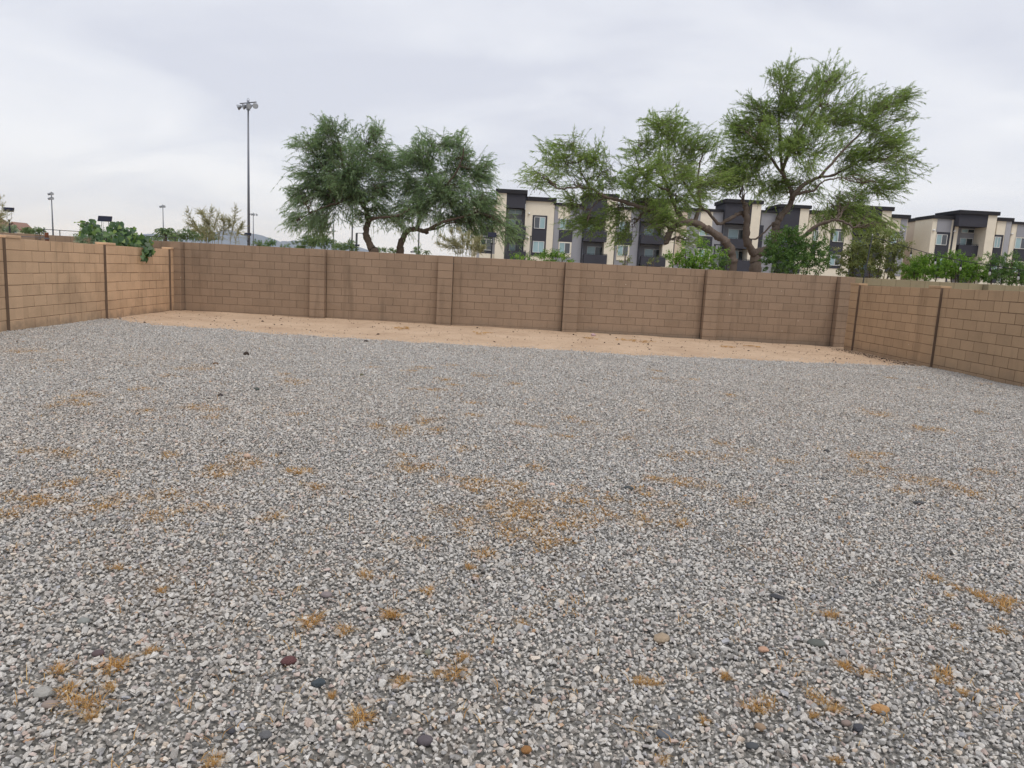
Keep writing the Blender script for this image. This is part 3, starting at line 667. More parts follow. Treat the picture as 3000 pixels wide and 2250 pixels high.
feather_tree('feathery tree whose bare trunk arches over and ends in a sawn stub', 26.0, [
  ([(2146, 800), (2145, 755), (2139, 731), (2128, 710), (2106, 693), (2082, 677), (2058, 664), (2033, 653), (2009, 651), (1984, 659), (1968, 670), (1958, 690), (1953, 714)], .165, .10, -.4),
  ([(2009, 651), (1985, 620), (1960, 560), (1930, 480), (1940, 400)], .10, .02, .6),
  ([(1984, 657), (1940, 625), (1892, 612), (1833, 593), (1806, 585), (1774, 577), (1735, 554), (1696, 550), (1637, 553)], .10, .025, -.6),
  ([(1735, 556), (1719, 534), (1700, 500), (1690, 440)], .045, .015, .4),
  ([(2033, 650), (2050, 600), (2045, 520), (2060, 440)], .08, .02, .5),
  ([(1960, 560), (1890, 520), (1860, 450)], .06, .015, .2), ([(1774, 577), (1740, 600), (1720, 650)], .03, .012, -.4)],
  [(1640, 480, 80, 60, .85), (1575, 515, 50, 38, .55), (1720, 450, 72, 55, .8), (1655, 425, 45, 32, .55), (1780, 500, 45, 50, .5), (1690, 545, 90, 40, .6), (1720, 650, 65, 42, .9), (1660, 600, 50, 40, .4), (1800, 620, 55, 40, .8), (1890, 590, 80, 50, 1.2),
   (1880, 500, 85, 75, 1.1), (1960, 385, 80, 62), (1945, 345, 45, 32, .6), (2040, 440, 85, 75, 1.05), (1880, 420, 60, 50, .8), (2060, 540, 80, 62, 1.15), (1970, 490, 80, 70), (1940, 640, 60, 50, 1.2), (2000, 580, 70, 50), (2010, 700, 30, 30, .3), (1840, 680, 45, 35, .45)],
  BARK1, LEAFY, flow=(-.05, 0, .25), droop=.2, dens=1.0, seed=12)
feather_tree('blue green feathery tree with a leaning trunk and one short cut branch', 33.0, [
  ([(1096, 742), (1090, 730), (1078, 705), (1072, 680), (1078, 650), (1074, 621), (1057, 591), (1036, 561), (1019, 528), (1000, 460), (990, 400)], .21, .05, .5),
  ([(1060, 598), (1075, 590), (1089, 580)], .085, .075, -.2),
  ([(1079, 648), (1095, 640), (1120, 637), (1167, 631), (1200, 612)], .09, .03, -.4),
  ([(1040, 565), (1000, 590), (940, 610), (880, 640)], .08, .02, -.7), ([(1030, 550), (1060, 490), (1080, 430)], .08, .02, .6), ([(1025, 540), (960, 500), (920, 450)], .08, .02, .3)],
  [(965, 370, 62, 50, .8), (900, 415, 48, 38, .7), (960, 430, 85, 60, 1.1), (1080, 415, 65, 55, 1.0), (1100, 380, 35, 30, .5), (920, 500, 80, 60, 1.2), (1030, 490, 100, 75, 1.3), (1130, 470, 65, 52), (890, 570, 55, 42, 1.1), (970, 570, 95, 60, 1.3), (910, 630, 65, 28, .9), (860, 640, 38, 22, .5), (950, 655, 50, 30, .9), (1060, 570, 60, 45, 1.1), (1120, 540, 55, 50, 1.0), (1110, 615, 50, 28, .8), (1040, 630, 40, 25, .5), (1170, 640, 40, 25, .6)],
  BARK2, LEAFB, flow=(-.05, 0, .12), droop=.42, dens=1.45, seed=13)
feather_tree('blue green feathery tree with a crooked trunk leaning over the wall', 33.5, [
  ([(1173, 745), (1171, 722), (1184, 692), (1196, 675), (1218, 671), (1243, 677), (1272, 663), (1306, 648), (1348, 637), (1400, 620)], .19, .035, -.6),
  ([(1218, 671), (1227, 655), (1230, 629), (1234, 595), (1250, 530), (1270, 450)], .10, .025, .5),
  ([(1230, 674), (1245, 680), (1253, 681)], .09, .07, -.3), ([(1243, 675), (1280, 670), (1310, 655), (1370, 650)], .06, .02, .5), ([(1232, 610), (1290, 560), (1340, 500), (1360, 430)], .07, .02, -.5)],
  [(1335, 410, 62, 40, .7), (1260, 405, 55, 40, .7), (1240, 470, 78, 65, 1.1), (1345, 470, 80, 58, 1.0), (1395, 500, 60, 60, .9), (1300, 550, 105, 70, 1.35), (1200, 540, 62, 60, 1.1), (1400, 580, 65, 50, 1.1), (1180, 610, 45, 40, .8), (1250, 615, 65, 40, .9), (1340, 630, 85, 38, 1.2), (1440, 640, 58, 35, 1.1), (1485, 670, 38, 26, .7), (1390, 660, 55, 25, .8), (1220, 445, 50, 40, .6)],
  BARK2, LEAFB, flow=(.08, 0, .12), droop=.42, dens=1.4, seed=14)

# ------------------------------------------------------------------ leafy shrubs and far trees
def bush(name, label, cat, clumps, Y, leafm, L, W, n, bark, group=None, droop=.2, stems=5, seed=1, airy=.55, fold=.12, zbase=-.3, updir=.3, kindcrown='crown', twigs=0):
    """clumps: (px, py, rx, ry[, depth]) in the photograph; leaves fill them as a rough shell"""
    global rng
    keep = rng; rng = np.random.default_rng(seed); k = Y / F
    E = []
    for c in clumps:
        dz = c[4] if len(c) > 4 else rng.uniform(-.4, .4) * min(1, c[2] * k)
        E.append((np.array(at(c[0], c[1], Y + dz)), np.array([c[2] * k, (c[2] + c[3]) * .5 * k, c[3] * k])))
    cx = np.mean([e[0] for e in E], 0); root = empty(name, (cx[0], cx[1], 0), label, cat, group); off = np.array([cx[0], cx[1], 0])
    tot = sum(e[1][0] * e[1][2] for e in E); P, Dv, Cn = [], [], []
    for cen, R in E:
        m = int(n * R[0] * R[2] / tot); sub = max(3, m // 28)
        u = nrm(rng.normal(size=(sub, 3))); tw = cen + u * R * (rng.random((sub, 1)) ** airy)              # sprays of leaves
        od = nrm(u + np.array([0, 0, updir]) + rng.normal(0, .35, (sub, 3)))
        i = rng.integers(0, sub, m); s = rng.uniform(0, 1, (m, 1)) * L * 2.6
        p = tw[i] + od[i] * s + rng.normal(0, L * .35, (m, 3))
        P.append(p); Dv.append(nrm(od[i] * .7 + nrm(rng.normal(size=(m, 3))) + np.array([0, 0, -droop]))); Cn.append(np.clip(.15 + .6 * rng.random(sub)[i] + .25 * rng.random(m), 0, 1))
    P = np.concatenate(P); Dv = np.concatenate(Dv); tn = np.concatenate(Cn); m = len(P)
    V, Fq = leaves_np(P - off, Dv, rng.uniform(.7, 1.25, m) * L, rng.uniform(.75, 1.2, m) * W, droop * .5, fold)
    mb = MB()
    for q in range(stems):
        e = E[q % len(E)]; e0 = np.array([cx[0] + rng.normal(0, .12), cx[1] + rng.normal(0, .1), zbase]); e2 = e[0] + nrm(rng.normal(size=3)) * e[1] * .5; mid = (e0 + e2) / 2 + rng.normal(0, .1, 3) * np.linalg.norm(e2 - e0) * .3
        t = np.linspace(0, 1, 7)[:, None]; pth = (1 - t) ** 2 * e0 + 2 * t * (1 - t) * mid + t ** 2 * e2; r0 = max(.012, .012 * np.linalg.norm(e2 - e0))
        mb.tube([Vector(x - off) for x in pth], list(r0 * np.linspace(1, .35, 7)), 5)
    link('trunk', mb.mesh('trunk', True), bark, root)
    tag(link(kindcrown, np_mesh(kindcrown, V, Fq, {'tint': np.repeat(tn, 4)}), leafm, root), kind='stuff')
    rng = keep; return root
GREEN1 = leaf_mat('leaf_fresh', [(0.04, 0.08, 0.019), (0.096, 0.184, 0.032), (0.176, 0.304, 0.048), (0.304, 0.448, 0.088)], .35)
GREEN2 = leaf_mat('leaf_deep', [(0.032, 0.064, 0.026), (0.072, 0.136, 0.042), (0.12, 0.208, 0.056), (0.208, 0.304, 0.096)], .3)
GREEN3 = leaf_mat('leaf_olive', [(0.072, 0.08, 0.035), (0.144, 0.16, 0.064), (0.208, 0.248, 0.088), (0.32, 0.304, 0.144)], .3)
GREEN4 = leaf_mat('leaf_far', [(0.056, 0.088, 0.04), (0.112, 0.168, 0.072), (0.16, 0.232, 0.096), (0.224, 0.288, 0.136)], .25)
GREY1 = leaf_mat('leaf_greygreen', [(0.096, 0.144, 0.096), (0.176, 0.24, 0.16), (0.24, 0.32, 0.224), (0.32, 0.4, 0.288)], .3)
PALE1 = leaf_mat('leaf_straw', [(.20, .19, .10), (.33, .31, .18), (.44, .41, .26), (.52, .48, .33)], .35)
G2 = 'garden shrubs behind the tall wall'; G3 = 'far trees beyond the walls'
bush('leafy_tree', 'dense deep green broadleaf tree standing in front of the apartment windows', 'tree', [(2300, 720, 55, 40), (2370, 730, 50, 40), (2280, 765, 45, 30), (2340, 775, 60, 30), (2400, 760, 35, 35), (2325, 690, 40, 25), (2260, 740, 25, 30)], 25, GREEN2, .075, .034, 13000, BARK2, G2, seed=21)
bush('leafy_tree', 'loose olive tinted broadleaf tree behind the black string light pole', 'tree', [(2500, 735, 40, 35), (2560, 725, 45, 35), (2610, 735, 40, 30), (2640, 720, 22, 25), (2530, 775, 55, 30), (2600, 780, 50, 28), (2480, 780, 30, 30), (2570, 700, 30, 22)], 24, GREEN3, .085, .036, 8000, BARK1, G2, seed=22, airy=.7)
bush('garden_shrub', 'bright green ferny shrub rising behind the olive grey wall', 'shrub', [(2690, 785, 45, 28), (2740, 775, 45, 32), (2720, 800, 60, 20), (2670, 800, 25, 18), (2705, 765, 30, 18)], 22.5, GREEN1, .05, .02, 12000, BARK2, G2, seed=23, droop=.3)
bush('garden_shrub', 'wide fresh green shrub with bulbs of the string lights before it', 'shrub', [(2800, 775, 50, 32), (2850, 785, 45, 30), (2820, 800, 60, 25), (2790, 755, 25, 16), (2870, 805, 35, 20)], 22.3, GREEN1, .05, .02, 11000, BARK2, G2, seed=24, droop=.3)
bush('garden_shrub', 'darker green shrub with arching bare sprays at its top', 'shrub', [(2920, 790, 40, 30), (2970, 795, 45, 30), (3030, 795, 45, 35), (2905, 757, 22, 14), (2960, 760, 35, 18), (2940, 812, 60, 20), (3010, 810, 60, 22)], 22.2, GREEN2, .05, .02, 13000, BARK2, G2, seed=25, droop=.35)
bush('garden_shrub', 'glossy light green shrub below the arching trunk', 'shrub', [(2000, 770, 40, 18), (2050, 760, 40, 25), (2065, 775, 35, 16), (1975, 755, 18, 18), (2005, 735, 10, 22), (2060, 725, 20, 14), (2100, 740, 18, 12)], 23, GREEN1, .075, .03, 4200, BARK2, G2, seed=26, airy=.75)
bush('garden_shrub', 'deep green low shrub between the two bare trunks', 'shrub', [(2110, 775, 25, 18), (2125, 760, 15, 14), (2100, 785, 25, 12)], 23.5, GREEN2, .05, .022, 1800, BARK2, G2, seed=27)
bush('garden_shrub', 'drooping bright green shrub under the tan apartment bay', 'shrub', [(1620, 752, 30, 16), (1650, 758, 22, 10), (1590, 758, 30, 9)], 23.5, GREEN1, .07, .024, 1700, BARK2, G2, seed=28, droop=.5)
bush('garden_shrub', 'small green shrub below the dark balcony tower', 'shrub', [(1530, 756, 25, 8), (1555, 758, 20, 8), (1510, 758, 12, 6)], 23.5, GREEN1, .06, .02, 800, BARK2, G2, seed=29, droop=.5)
bush('garden_shrub', 'little upright seedling under the grey window bay', 'shrub', [(1835, 765, 12, 14), (1833, 750, 5, 8)], 23, GREEN3, .05, .02, 350, BARK2, G2, seed=30)
bush('garden_shrub', 'little pale flowering sprig under the low dark balcony', 'shrub', [(1895, 772, 14, 10), (1915, 762, 10, 8)], 23, GREEN3, .045, .02, 300, BARK2, G2, seed=31)
def wispy(label, stems, Y, seed, group='pale wispy broom shrubs', nl=60, sp=.5):
    """thin pale stems with many fine upright side twigs; stems in pixels"""
    global rng
    keep = rng; rng = np.random.default_rng(seed); P0 = [np.array(at(*s[0], Y)) for s in stems]; cx = np.mean(P0, 0)
    root = empty('broom_shrub', (cx[0], cx[1], 0), label, 'shrub', group); off = np.array([cx[0], cx[1], 0]); mb = MB(); tw, ld, lp = [], [], []
    for s in stems:
        pts = [np.array(at(x, y, Y + rng.uniform(-.3, .3))) for x, y in s]; pts = [np.array([pts[0][0] * .6 + cx[0] * .4, cx[1], -.3])] + pts
        sp_ = smooth_path(pts); m = len(sp_); mb.tube([Vector(p - off) for p in sp_], list(np.linspace(.011, .003, m)), 5)
        for q in range(nl):
            j = rng.integers(m // 3, m - 1); p = sp_[j]; d = nrm(nrm(sp_[j + 1] - sp_[j]) * .8 + rng.normal(0, .55, 3) + np.array([0, 0, .2])); L = rng.uniform(.1, sp) * (1.15 - j / m * .6)
            t = np.linspace(0, 1, 4)[:, None]; tw.append(p + d * L * t + np.array([0, 0, -.06]) * t ** 2 * L)
    tw = np.array(tw); Vt, Ft = tubes_np(tw - off, np.linspace(.004, .0018, 4)[None] * np.ones((len(tw), 1)), 3)
    n = len(tw); per = 20; fr = rng.uniform(.1, 1, (n, per, 1)); P = (tw[:, :1] * (1 - fr) + tw[:, -1:] * fr).reshape(-1, 3); d = np.repeat(nrm(tw[:, -1] - tw[:, 0]), per, 0); d = nrm(d + rng.normal(0, .55, d.shape))
    Vl, Fl = leaves_np(P - off, d, rng.uniform(.03, .075, len(P)), rng.uniform(.006, .011, len(P)))
    V = np.concatenate([Vl, Vt]); link('stems', mb.mesh('stems', True), flat('broom_stem', (.27, .23, .14), .9), root)
    tag(link('crown', np_mesh('crown', V, np.concatenate([Fl, Ft + len(Vl)]), {'tint': np.concatenate([np.repeat(rng.random(len(P)), 4), np.full(len(Vt), .35)])}), PALE1, root), kind='stuff')
    rng = keep
wispy('pale yellow wispy broom shrub with tall loose stems beside the tall light pole', [[(590, 705), (572, 660), (548, 620)], [(605, 705), (600, 660), (592, 622)], [(615, 705), (612, 650), (620, 615)], [(628, 705), (628, 660), (640, 628)], [(640, 705), (655, 660), (650, 640)], [(675, 708), (686, 650), (692, 608)], [(690, 710), (698, 680), (708, 660)], [(600, 705), (580, 675), (552, 655)], [(650, 705), (672, 665), (668, 645)], [(622, 705), (600, 640), (585, 618)]], 25, 41, nl=75)
wispy('dusty pale broom shrub in front of the apartment corner', [[(1340, 745), (1325, 715), (1288, 690)], [(1345, 745), (1335, 710), (1320, 675)], [(1355, 745), (1355, 700), (1345, 672)], [(1365, 748), (1370, 710), (1375, 685)], [(1375, 748), (1390, 720), (1405, 700)], [(1385, 750), (1405, 735), (1420, 725)], [(1335, 745), (1310, 725), (1283, 715)], [(1350, 745), (1340, 715), (1300, 700)], [(1390, 750), (1400, 725), (1392, 705)]], 26, 42, nl=85, sp=.42)
wispy('pale wispy shrub at the end of the tan wall behind the first solar lamp', [[(-10, 690), (0, 640), (8, 600)], [(-15, 690), (-12, 630), (2, 580)], [(-20, 690), (-10, 650), (18, 620)], [(-25, 690), (-20, 620), (-8, 570)], [(0, 690), (5, 665), (20, 650)]], 21, 43, nl=30)
bush('far_tree', 'low pale green shrub before the tile roofed house', 'shrub', [(15, 675, 25, 12), (35, 672, 15, 10)], 60, GREY1, 0.08, 0.0364, 3240, BARK1, G3, seed=50)
bush('far_tree', 'dark rounded tree beside the tile roofed house', 'tree', [(78, 678, 14, 9), (90, 680, 10, 6)], 120, GREEN4, 0.175, 0.0936, 1800, BARK2, G3, seed=51)
bush('far_tree', 'dark ragged tree by the end of the chain link fence', 'tree', [(110, 678, 15, 7), (120, 674, 8, 5), (103, 676, 8, 5)], 110, GREEN4, 0.16, 0.0832, 1512, BARK2, G3, seed=52)
bush('far_tree', 'grey green oleander bush behind the vine', 'shrub', [(262, 694, 30, 15), (300, 694, 28, 15), (335, 700, 35, 16), (370, 706, 30, 12), (290, 705, 50, 8)], 19.5, GREY1, .075, .02, 4200, BARK2, G2, seed=53, droop=.3)
bush('far_tree', 'dark green tree mass beside the small palm', 'tree', [(520, 690, 24, 14), (550, 684, 20, 16), (505, 698, 14, 8), (575, 690, 18, 14)], 95, GREEN4, 0.15, 0.078, 5400, BARK2, G3, seed=54)
bush('far_tree', 'dark green tree seen through the pale broom shrub', 'tree', [(600, 682, 20, 20), (615, 692, 20, 14), (585, 695, 15, 10)], 100, GREEN4, 0.15, 0.078, 3240, BARK2, G3, seed=55)
bush('far_tree', 'broad round green tree beneath the blue green crowns', 'tree', [(905, 710, 28, 14), (935, 706, 26, 16), (880, 718, 22, 8), (965, 714, 22, 12), (900, 700, 14, 8), (950, 702, 14, 8)], 85, GREEN4, 0.13, 0.0676, 9360, BARK2, G3, seed=56)
bush('far_tree', 'smaller green tree beside the parking lot lamp', 'tree', [(1005, 724, 16, 10), (1025, 718, 14, 13), (1035, 728, 12, 8), (990, 726, 12, 8)], 75, GREEN4, 0.11, 0.0572, 3960, BARK2, G3, seed=57)
bush('far_tree', 'dark pine with flat tufts against the mountains', 'tree', [(791, 708, 6, 6), (778, 714, 5, 5), (800, 711, 5, 7), (790, 716, 12, 5)], 190, GREEN2, 0.25, 0.104, 1800, BARK2, G3, seed=58)
bush('far_tree', 'tiny far tree between the walls and the mountains', 'tree', [(828, 720, 7, 3), (842, 721, 6, 3)], 200, GREEN4, 0.25, 0.13, 432, BARK2, G3, seed=59)
bush('far_tree', 'tiny round far tree behind the small palm', 'tree', [(455, 696, 9, 6), (446, 698, 8, 5), (470, 699, 6, 4)], 150, GREEN4, 0.2, 0.104, 900, BARK2, G3, seed=60)
bush('far_tree', 'small far shrub next to the leaning trunk', 'shrub', [(1118, 735, 14, 5), (1150, 737, 9, 6)], 60, GREEN4, 0.1, 0.052, 1080, BARK2, G3, seed=61)
bush('far_tree', 'small dark far tree at the foot of a grey pole', 'tree', [(1224, 735, 8, 9)], 120, GREEN4, 0.175, 0.0832, 792, BARK2, G3, seed=62)
bush('far_tree', 'green shrub peeping over the wall beside the tall light pole', 'shrub', [(752, 714, 10, 7), (765, 716, 8, 5)], 40, GREEN4, 0.06, 0.026, 936, BARK2, G3, seed=63)
def palm(label, px, py, Y, rad, n=22, seed=1):
    r = np.random.default_rng(seed); c = np.array(at(px, py, Y)); k = Y / F; R = rad * k; root = empty('palm_tree', (c[0], c[1], 0), label, 'palm', G3); off = np.array([c[0], c[1], 0.])
    MB().tube([(0, 0, -.3), (.05, 0, c[2] * .5), (0, 0, c[2])], [R * .13, R * .11, R * .12], 8).build('trunk', BARK2, root, True)
    for q in range(n):
        an = q * 2.4; el = .95 - 1.5 * q / n; d = np.array([math.cos(an) * math.cos(el), math.sin(an) * math.cos(el), math.sin(el)]); t = np.linspace(0, 1, 12)[:, None]
        pth = c - off + d * R * t + np.array([0, 0, -.5]) * R * t ** 2.2; Pv = []; Dv = []
        for j in range(1, 12):
            tg = nrm(pth[j] - pth[j - 1]); s = nrm(np.cross(tg, [0, 0, 1.]))
            for sg in (-1, 1): Pv.append(pth[j]); Dv.append(tg * .8 + s * sg * .7 + np.array([0, 0, -.2]))
        Pv = np.array(Pv); V, Fq = leaves_np(Pv, np.array(Dv), np.full(len(Pv), R * .32), np.full(len(Pv), R * .085))
        o = link('frond', np_mesh('frond', V, Fq, {'tint': np.repeat(r.random(len(Pv)), 4)}), GREEN4, root)
palm('small date palm standing below a far floodlight pole', 484, 679, 80, 32, n=30, seed=2)
palm('tiny palm at the foot of a grey pole behind the crooked trunk', 1250, 738, 95, 14, n=16, seed=3)
# ================================================================== VINE OVER THE TAN WALL
def leaf_shape(name, seed):
    r = random.Random(seed); out = [(0, 0), (.16, -.10), (.36, -.06), (.46, .14), (.42, .36), (.27, .60), (.12, .82), (0, 1.0)]
    pts = [(x, y) for x, y in out] + [(-x, y) for x, y in out[-2:0:-1]]; bm = bmesh.new()
    cur = r.uniform(.1, .35); fo = r.uniform(.1, .3)
    f = lambda x, y: Vector((x, y, fo * abs(x) - cur * y * y + .05 * math.sin(6 * y + seed) * abs(x) * 2))
    mid = [bm.verts.new(f(0, y)) for y in (0, .3, .6, 1.0)]
    rt = [bm.verts.new(f(x, y)) for x, y in out[1:7]]; lt = [bm.verts.new(f(-x, y)) for x, y in out[1:7]]
    for sd in (rt, lt):
        for q in ([mid[0], sd[0], sd[1]], [mid[0], sd[1], sd[2], mid[1]], [mid[1], sd[2], sd[3], mid[2]], [mid[2], sd[3], sd[4]], [mid[2], sd[4], sd[5]], [mid[2], sd[5], mid[3]]):
            try: bm.faces.new(q)
            except ValueError: pass
    bmesh.ops.recalc_face_normals(bm, faces=bm.faces)
    me = bpy.data.meshes.new(name); bm.to_mesh(me); bm.free(); me.polygons.foreach_set('use_smooth', np.ones(len(me.polygons), bool)); return me
def vine_material():
    m, t, b = base_mat('vine_leaf'); oi = nn(t, 'ShaderNodeObjectInfo')
    c = ramp(t, oi.outputs['Random'], [(0, (.03, .065, .028)), (.5, (.055, .12, .038)), (.8, (.11, .20, .05)), (1, (.24, .33, .09))])
    t.links.new(c, b.inputs['Base Color']); b.inputs['Roughness'].default_value = .45
    tr = nn(t, 'ShaderNodeBsdfTranslucent'); t.links.new(mixc(t, 1.0, c, (1.3, 1.4, .7), 'MULTIPLY'), tr.inputs[0]); ms = nn(t, 'ShaderNodeMixShader'); ms.inputs[0].default_value = .35
    t.links.new(b.outputs[0], ms.inputs[1]); t.links.new(tr.outputs[0], ms.inputs[2]); t.links.new(ms.outputs[0], t.nodes['Material Output'].inputs[0]); return m
def vine():
    VM = vine_material(); meshes = []
    for k in range(6):
        me = leaf_shape('leaf', k); me.materials.append(VM); meshes.append(me)
    def onwall(px, py, off):                    # where the pixel's ray meets the wall's plane moved sideways by off (+ = into the yard)
        d = ray(px, py); o = Vector((0, 0, CAMH)); n = Vector((math.cos(AL), math.sin(AL), 0)); p0 = Vector((LX, LY, 0)) + n * (off - .05)
        return o + d * ((p0 - o).dot(n) / d.dot(n))
    b0 = onwall(380, 720, -.5); root = empty('vine', (b0.x, b0.y, 0), 'broad leaved green vine spilling over the light tan block wall', 'vine')
    inv = Vector((b0.x, b0.y, 0)); r = random.Random(5)
    clumps = [(236, 656, 8, 5, 3, -.7), (248, 662, 14, 12, 10, -.6), (270, 660, 20, 14, 18, -.55), (282, 675, 14, 12, 10, -.5), (258, 678, 18, 12, 16, -.55), (300, 692, 28, 12, 18, -.45), (325, 658, 8, 12, 7, -.5), (345, 672, 22, 18, 20, -.4), (352, 655, 14, 10, 8, -.45), (365, 690, 26, 18, 24, -.3), (360, 705, 45, 12, 30, -.25), (385, 680, 16, 12, 12, -.35), (400, 690, 20, 14, 16, -.25), (405, 707, 26, 14, 30, -.15), (425, 710, 20, 18, 18, -.05), (440, 722, 12, 12, 8, .05), (432, 728, 10, 8, 8, .1), (424, 742, 8, 10, 7, .12), (427, 754, 6, 5, 3, .12), (437, 735, 6, 8, 5, .1), (325, 710, 45, 8, 22, -.3), (410, 720, 14, 6, 6, -.05)]
    for (px, py, rx, ry, n, off) in clumps:
        for q in range(n):
            x = px + r.gauss(0, .55) * rx; y = py + r.gauss(0, .55) * ry; o_ = off + r.uniform(-.25, .12) if off < 0 else off + r.uniform(-.05, .05)
            p = onwall(x, y, o_) - inv; s = r.uniform(.09, .17) * (1.15 if off > -.3 else .98)
            o = link('leaf', meshes[r.randrange(6)], None, root); o.location = p; o.scale = (s, s, s)
            tip = Vector((r.gauss(.35, .6), r.gauss(-.45, .5), r.gauss(-.75, .35) if off > -.5 else r.gauss(-.35, .5))).normalized(); nrm_ = Vector((r.gauss(.5, .4), r.gauss(-.6, .4), r.gauss(.6, .3)))
            zx = tip.cross(nrm_).normalized(); zn = zx.cross(tip).normalized(); o.rotation_euler = Matrix((zx, tip, zn)).transposed().to_euler()
    mb = MB(); gp = lambda x, y, f: onwall(x, y, f) - inv
    for pl in ([(330, 740, -.6), (300, 690, -.6), (270, 660, -.6), (240, 655, -.65)], [(350, 740, -.5), (345, 690, -.45), (350, 655, -.45)], [(370, 740, -.45), (385, 700, -.35), (410, 695, -.25), (430, 712, -.05), (428, 740, .1), (428, 755, .1)], [(330, 740, -.6), (325, 680, -.5), (325, 655, -.5)], [(385, 730, -.4), (420, 720, -.05), (440, 728, .08)]):
        mb.tube([Vector(p) for p in smooth_path([gp(*q) for q in pl])], .008, 5)
    mb.build('stem', BARK2, root, True)
vine()

# ================================================================== LAMPS, POLES, FENCE
DARK = flat('dark_metal', (.05, .052, .058), .45, .6, var=.1); GALV = flat('galvanised', (.155, .165, .19), .5, .55, var=.12, scale=2); BLACK = flat('black_plastic', (.018, .018, .022), .5, 0, var=.15)
PANEL = flat('solar_cells', (.016, .018, .035), .25, .1, var=.2, scale=30); RUST = flat('rust', (.17, .065, .035), .85, .2, var=.35, scale=20); LAMPG = flat('lamp_housing', (.22, .235, .26), .45, .5, var=.15)
LENS = flat('lamp_lens', (.45, .5, .55), .15, 0, var=.05, spec=.6)
def floodlight_pole(label, px, ptop, Y, nl=4, sc=1.0, w=.13, two=False, arm_px=None, yaw=-.25, wb=None):
    t = at(px, ptop, Y); root = empty('floodlight_pole', (t.x, t.y, 0), label, 'light pole', 'sports field light poles')
    MB().tube([(0, 0, -.3), (0, 0, t.z)], [wb or w * 1.55, w * .62], 10).build('pole', GALV, root, True)
    rz = Matrix.Rotation(yaw, 4, 'Z')
    for lv in range(2 if two else 1):
        z = t.z - .25 - lv * 1.4; hl = 1.45 * sc
        arm = MB().box(-hl, hl, -.05, .05, -.04, .04).build('crossarm', DARK, root); arm.location = (0, 0, z); arm.rotation_euler = (0, 0, yaw)
        for q in range(nl):
            x = -hl + 2 * hl * q / (nl - 1)
            mb = MB(); prof = [(-.30, .10), (-.24, .17), (-.05, .25), (.16, .34), (.2, .35)]
            mb.tube([(0, 0, a) for a, _ in prof], [b for _, b in prof], 12)
            lm = mb.build('lamp', LAMPG, root, True); lm.location = rz @ Vector((x, -.12, 0)) + Vector((0, 0, z - .38)); lm.scale = (sc, sc, sc)
            lm.rotation_euler = (math.radians(112), 0, yaw + [(-.9), -.45, .1, .8][q % 4])
            MB().tube([(0, 0, .201), (0, 0, .215)], .31, 12).build('lens', LENS, lm); MB().tube([(0, 0, -.3), (0, 0, -.5)], .05, 6).build('bracket', DARK, lm)
    if not two: MB().tube([(-.12, 0, t.z - .2), (-.12, 0, t.z + .1), (0, 0, t.z + .25), (.12, 0, t.z + .1), (.12, 0, t.z - .2)], .02, 6).build('lifting_loop', GALV, root); MB().box(-.16, .16, -.12, .16, t.z - 1.0, t.z - .25).build('ballast_box', LAMPG, root)
    return root
floodlight_pole('tall grey floodlight pole with four lamps on one crossarm beside the pale broom shrub', 727, 294, 80, sc=.85, w=.12, wb=.17, yaw=-.5)
floodlight_pole('far floodlight pole with two rows of lamps above the chain link fence', 150, 562, 230, nl=4, sc=1.15, w=.2, two=True, yaw=-.7)
floodlight_pole('far floodlight pole rising behind the small date palm', 477, 600, 260, nl=4, sc=1.15, w=.18, yaw=-.7)
floodlight_pole('far thin floodlight pole half hidden by the tall light pole', 742, 624, 280, nl=4, sc=1.1, w=.18, yaw=-.3)
def plain_pole(label, px, ptop, Y, r):
    t = at(px, ptop, Y); b = at(px, 730, Y); root = empty('floodlight_pole', (b.x, b.y, 0), label, 'light pole', 'sports field light poles')
    MB().tube([(0, 0, -.3), (0, 0, t.z)], [r * 1.3, r * .8], 8).build('pole', GALV, root, True); MB().box(-1.1, 1.1, -.06, .06, t.z - .5, t.z - .4).build('crossarm', DARK, root)
plain_pole('thin grey pole rising into the blue green crown over the round far tree', 977, 610, 200, .13)
plain_pole('thicker grey pole rising into the tree crown next to the parking lot lamp', 1031, 470, 120, .11)
plain_pole('grey pole standing behind the fork of the crooked trunk', 1226, 505, 130, .12)
def street_lamp():
    t = at(1045, 683, 95); root = empty('parking_lamp', (t.x, t.y, 0), 'black parking lot lamp with one flat arm beside the leaning trunk', 'street lamp')
    MB().tube([(0, 0, -.3), (0, 0, t.z)], .14, 8).build('pole', BLACK, root, True)
    MB().box(0, .42, -.05, .05, t.z - .02, t.z + .05).build('arm', BLACK, root); MB().box(.3, .95, -.16, .16, t.z - .03, t.z + .06).build('lamp_head', LAMPG, root)
street_lamp()
def thin_lamp():
    t = at(2095, 717, 60); root = empty('parking_lamp', (t.x, t.y, 0), 'thin black lamp post between the shrub and the arching trunk', 'street lamp')
    MB().tube([(0, 0, -.3), (0, 0, t.z)], .07, 8).build('pole', BLACK, root, True); MB().box(-.08, .42, -.08, .08, t.z - .03, t.z + .05).build('lamp_head', BLACK, root)
thin_lamp()
def wall_lamp_post():
    t = at(1555, 692, 70); root = empty('parking_lamp', (t.x, t.y, 0), 'slim lamp post in front of the tan apartment bay', 'street lamp')
    MB().tube([(0, 0, -.3), (0, 0, t.z)], .05, 8).build('pole', DARK, root, True); MB().box(-.1, .22, -.08, .08, t.z - .03, t.z + .04).build('lamp_head', DARK, root)
wall_lamp_post()
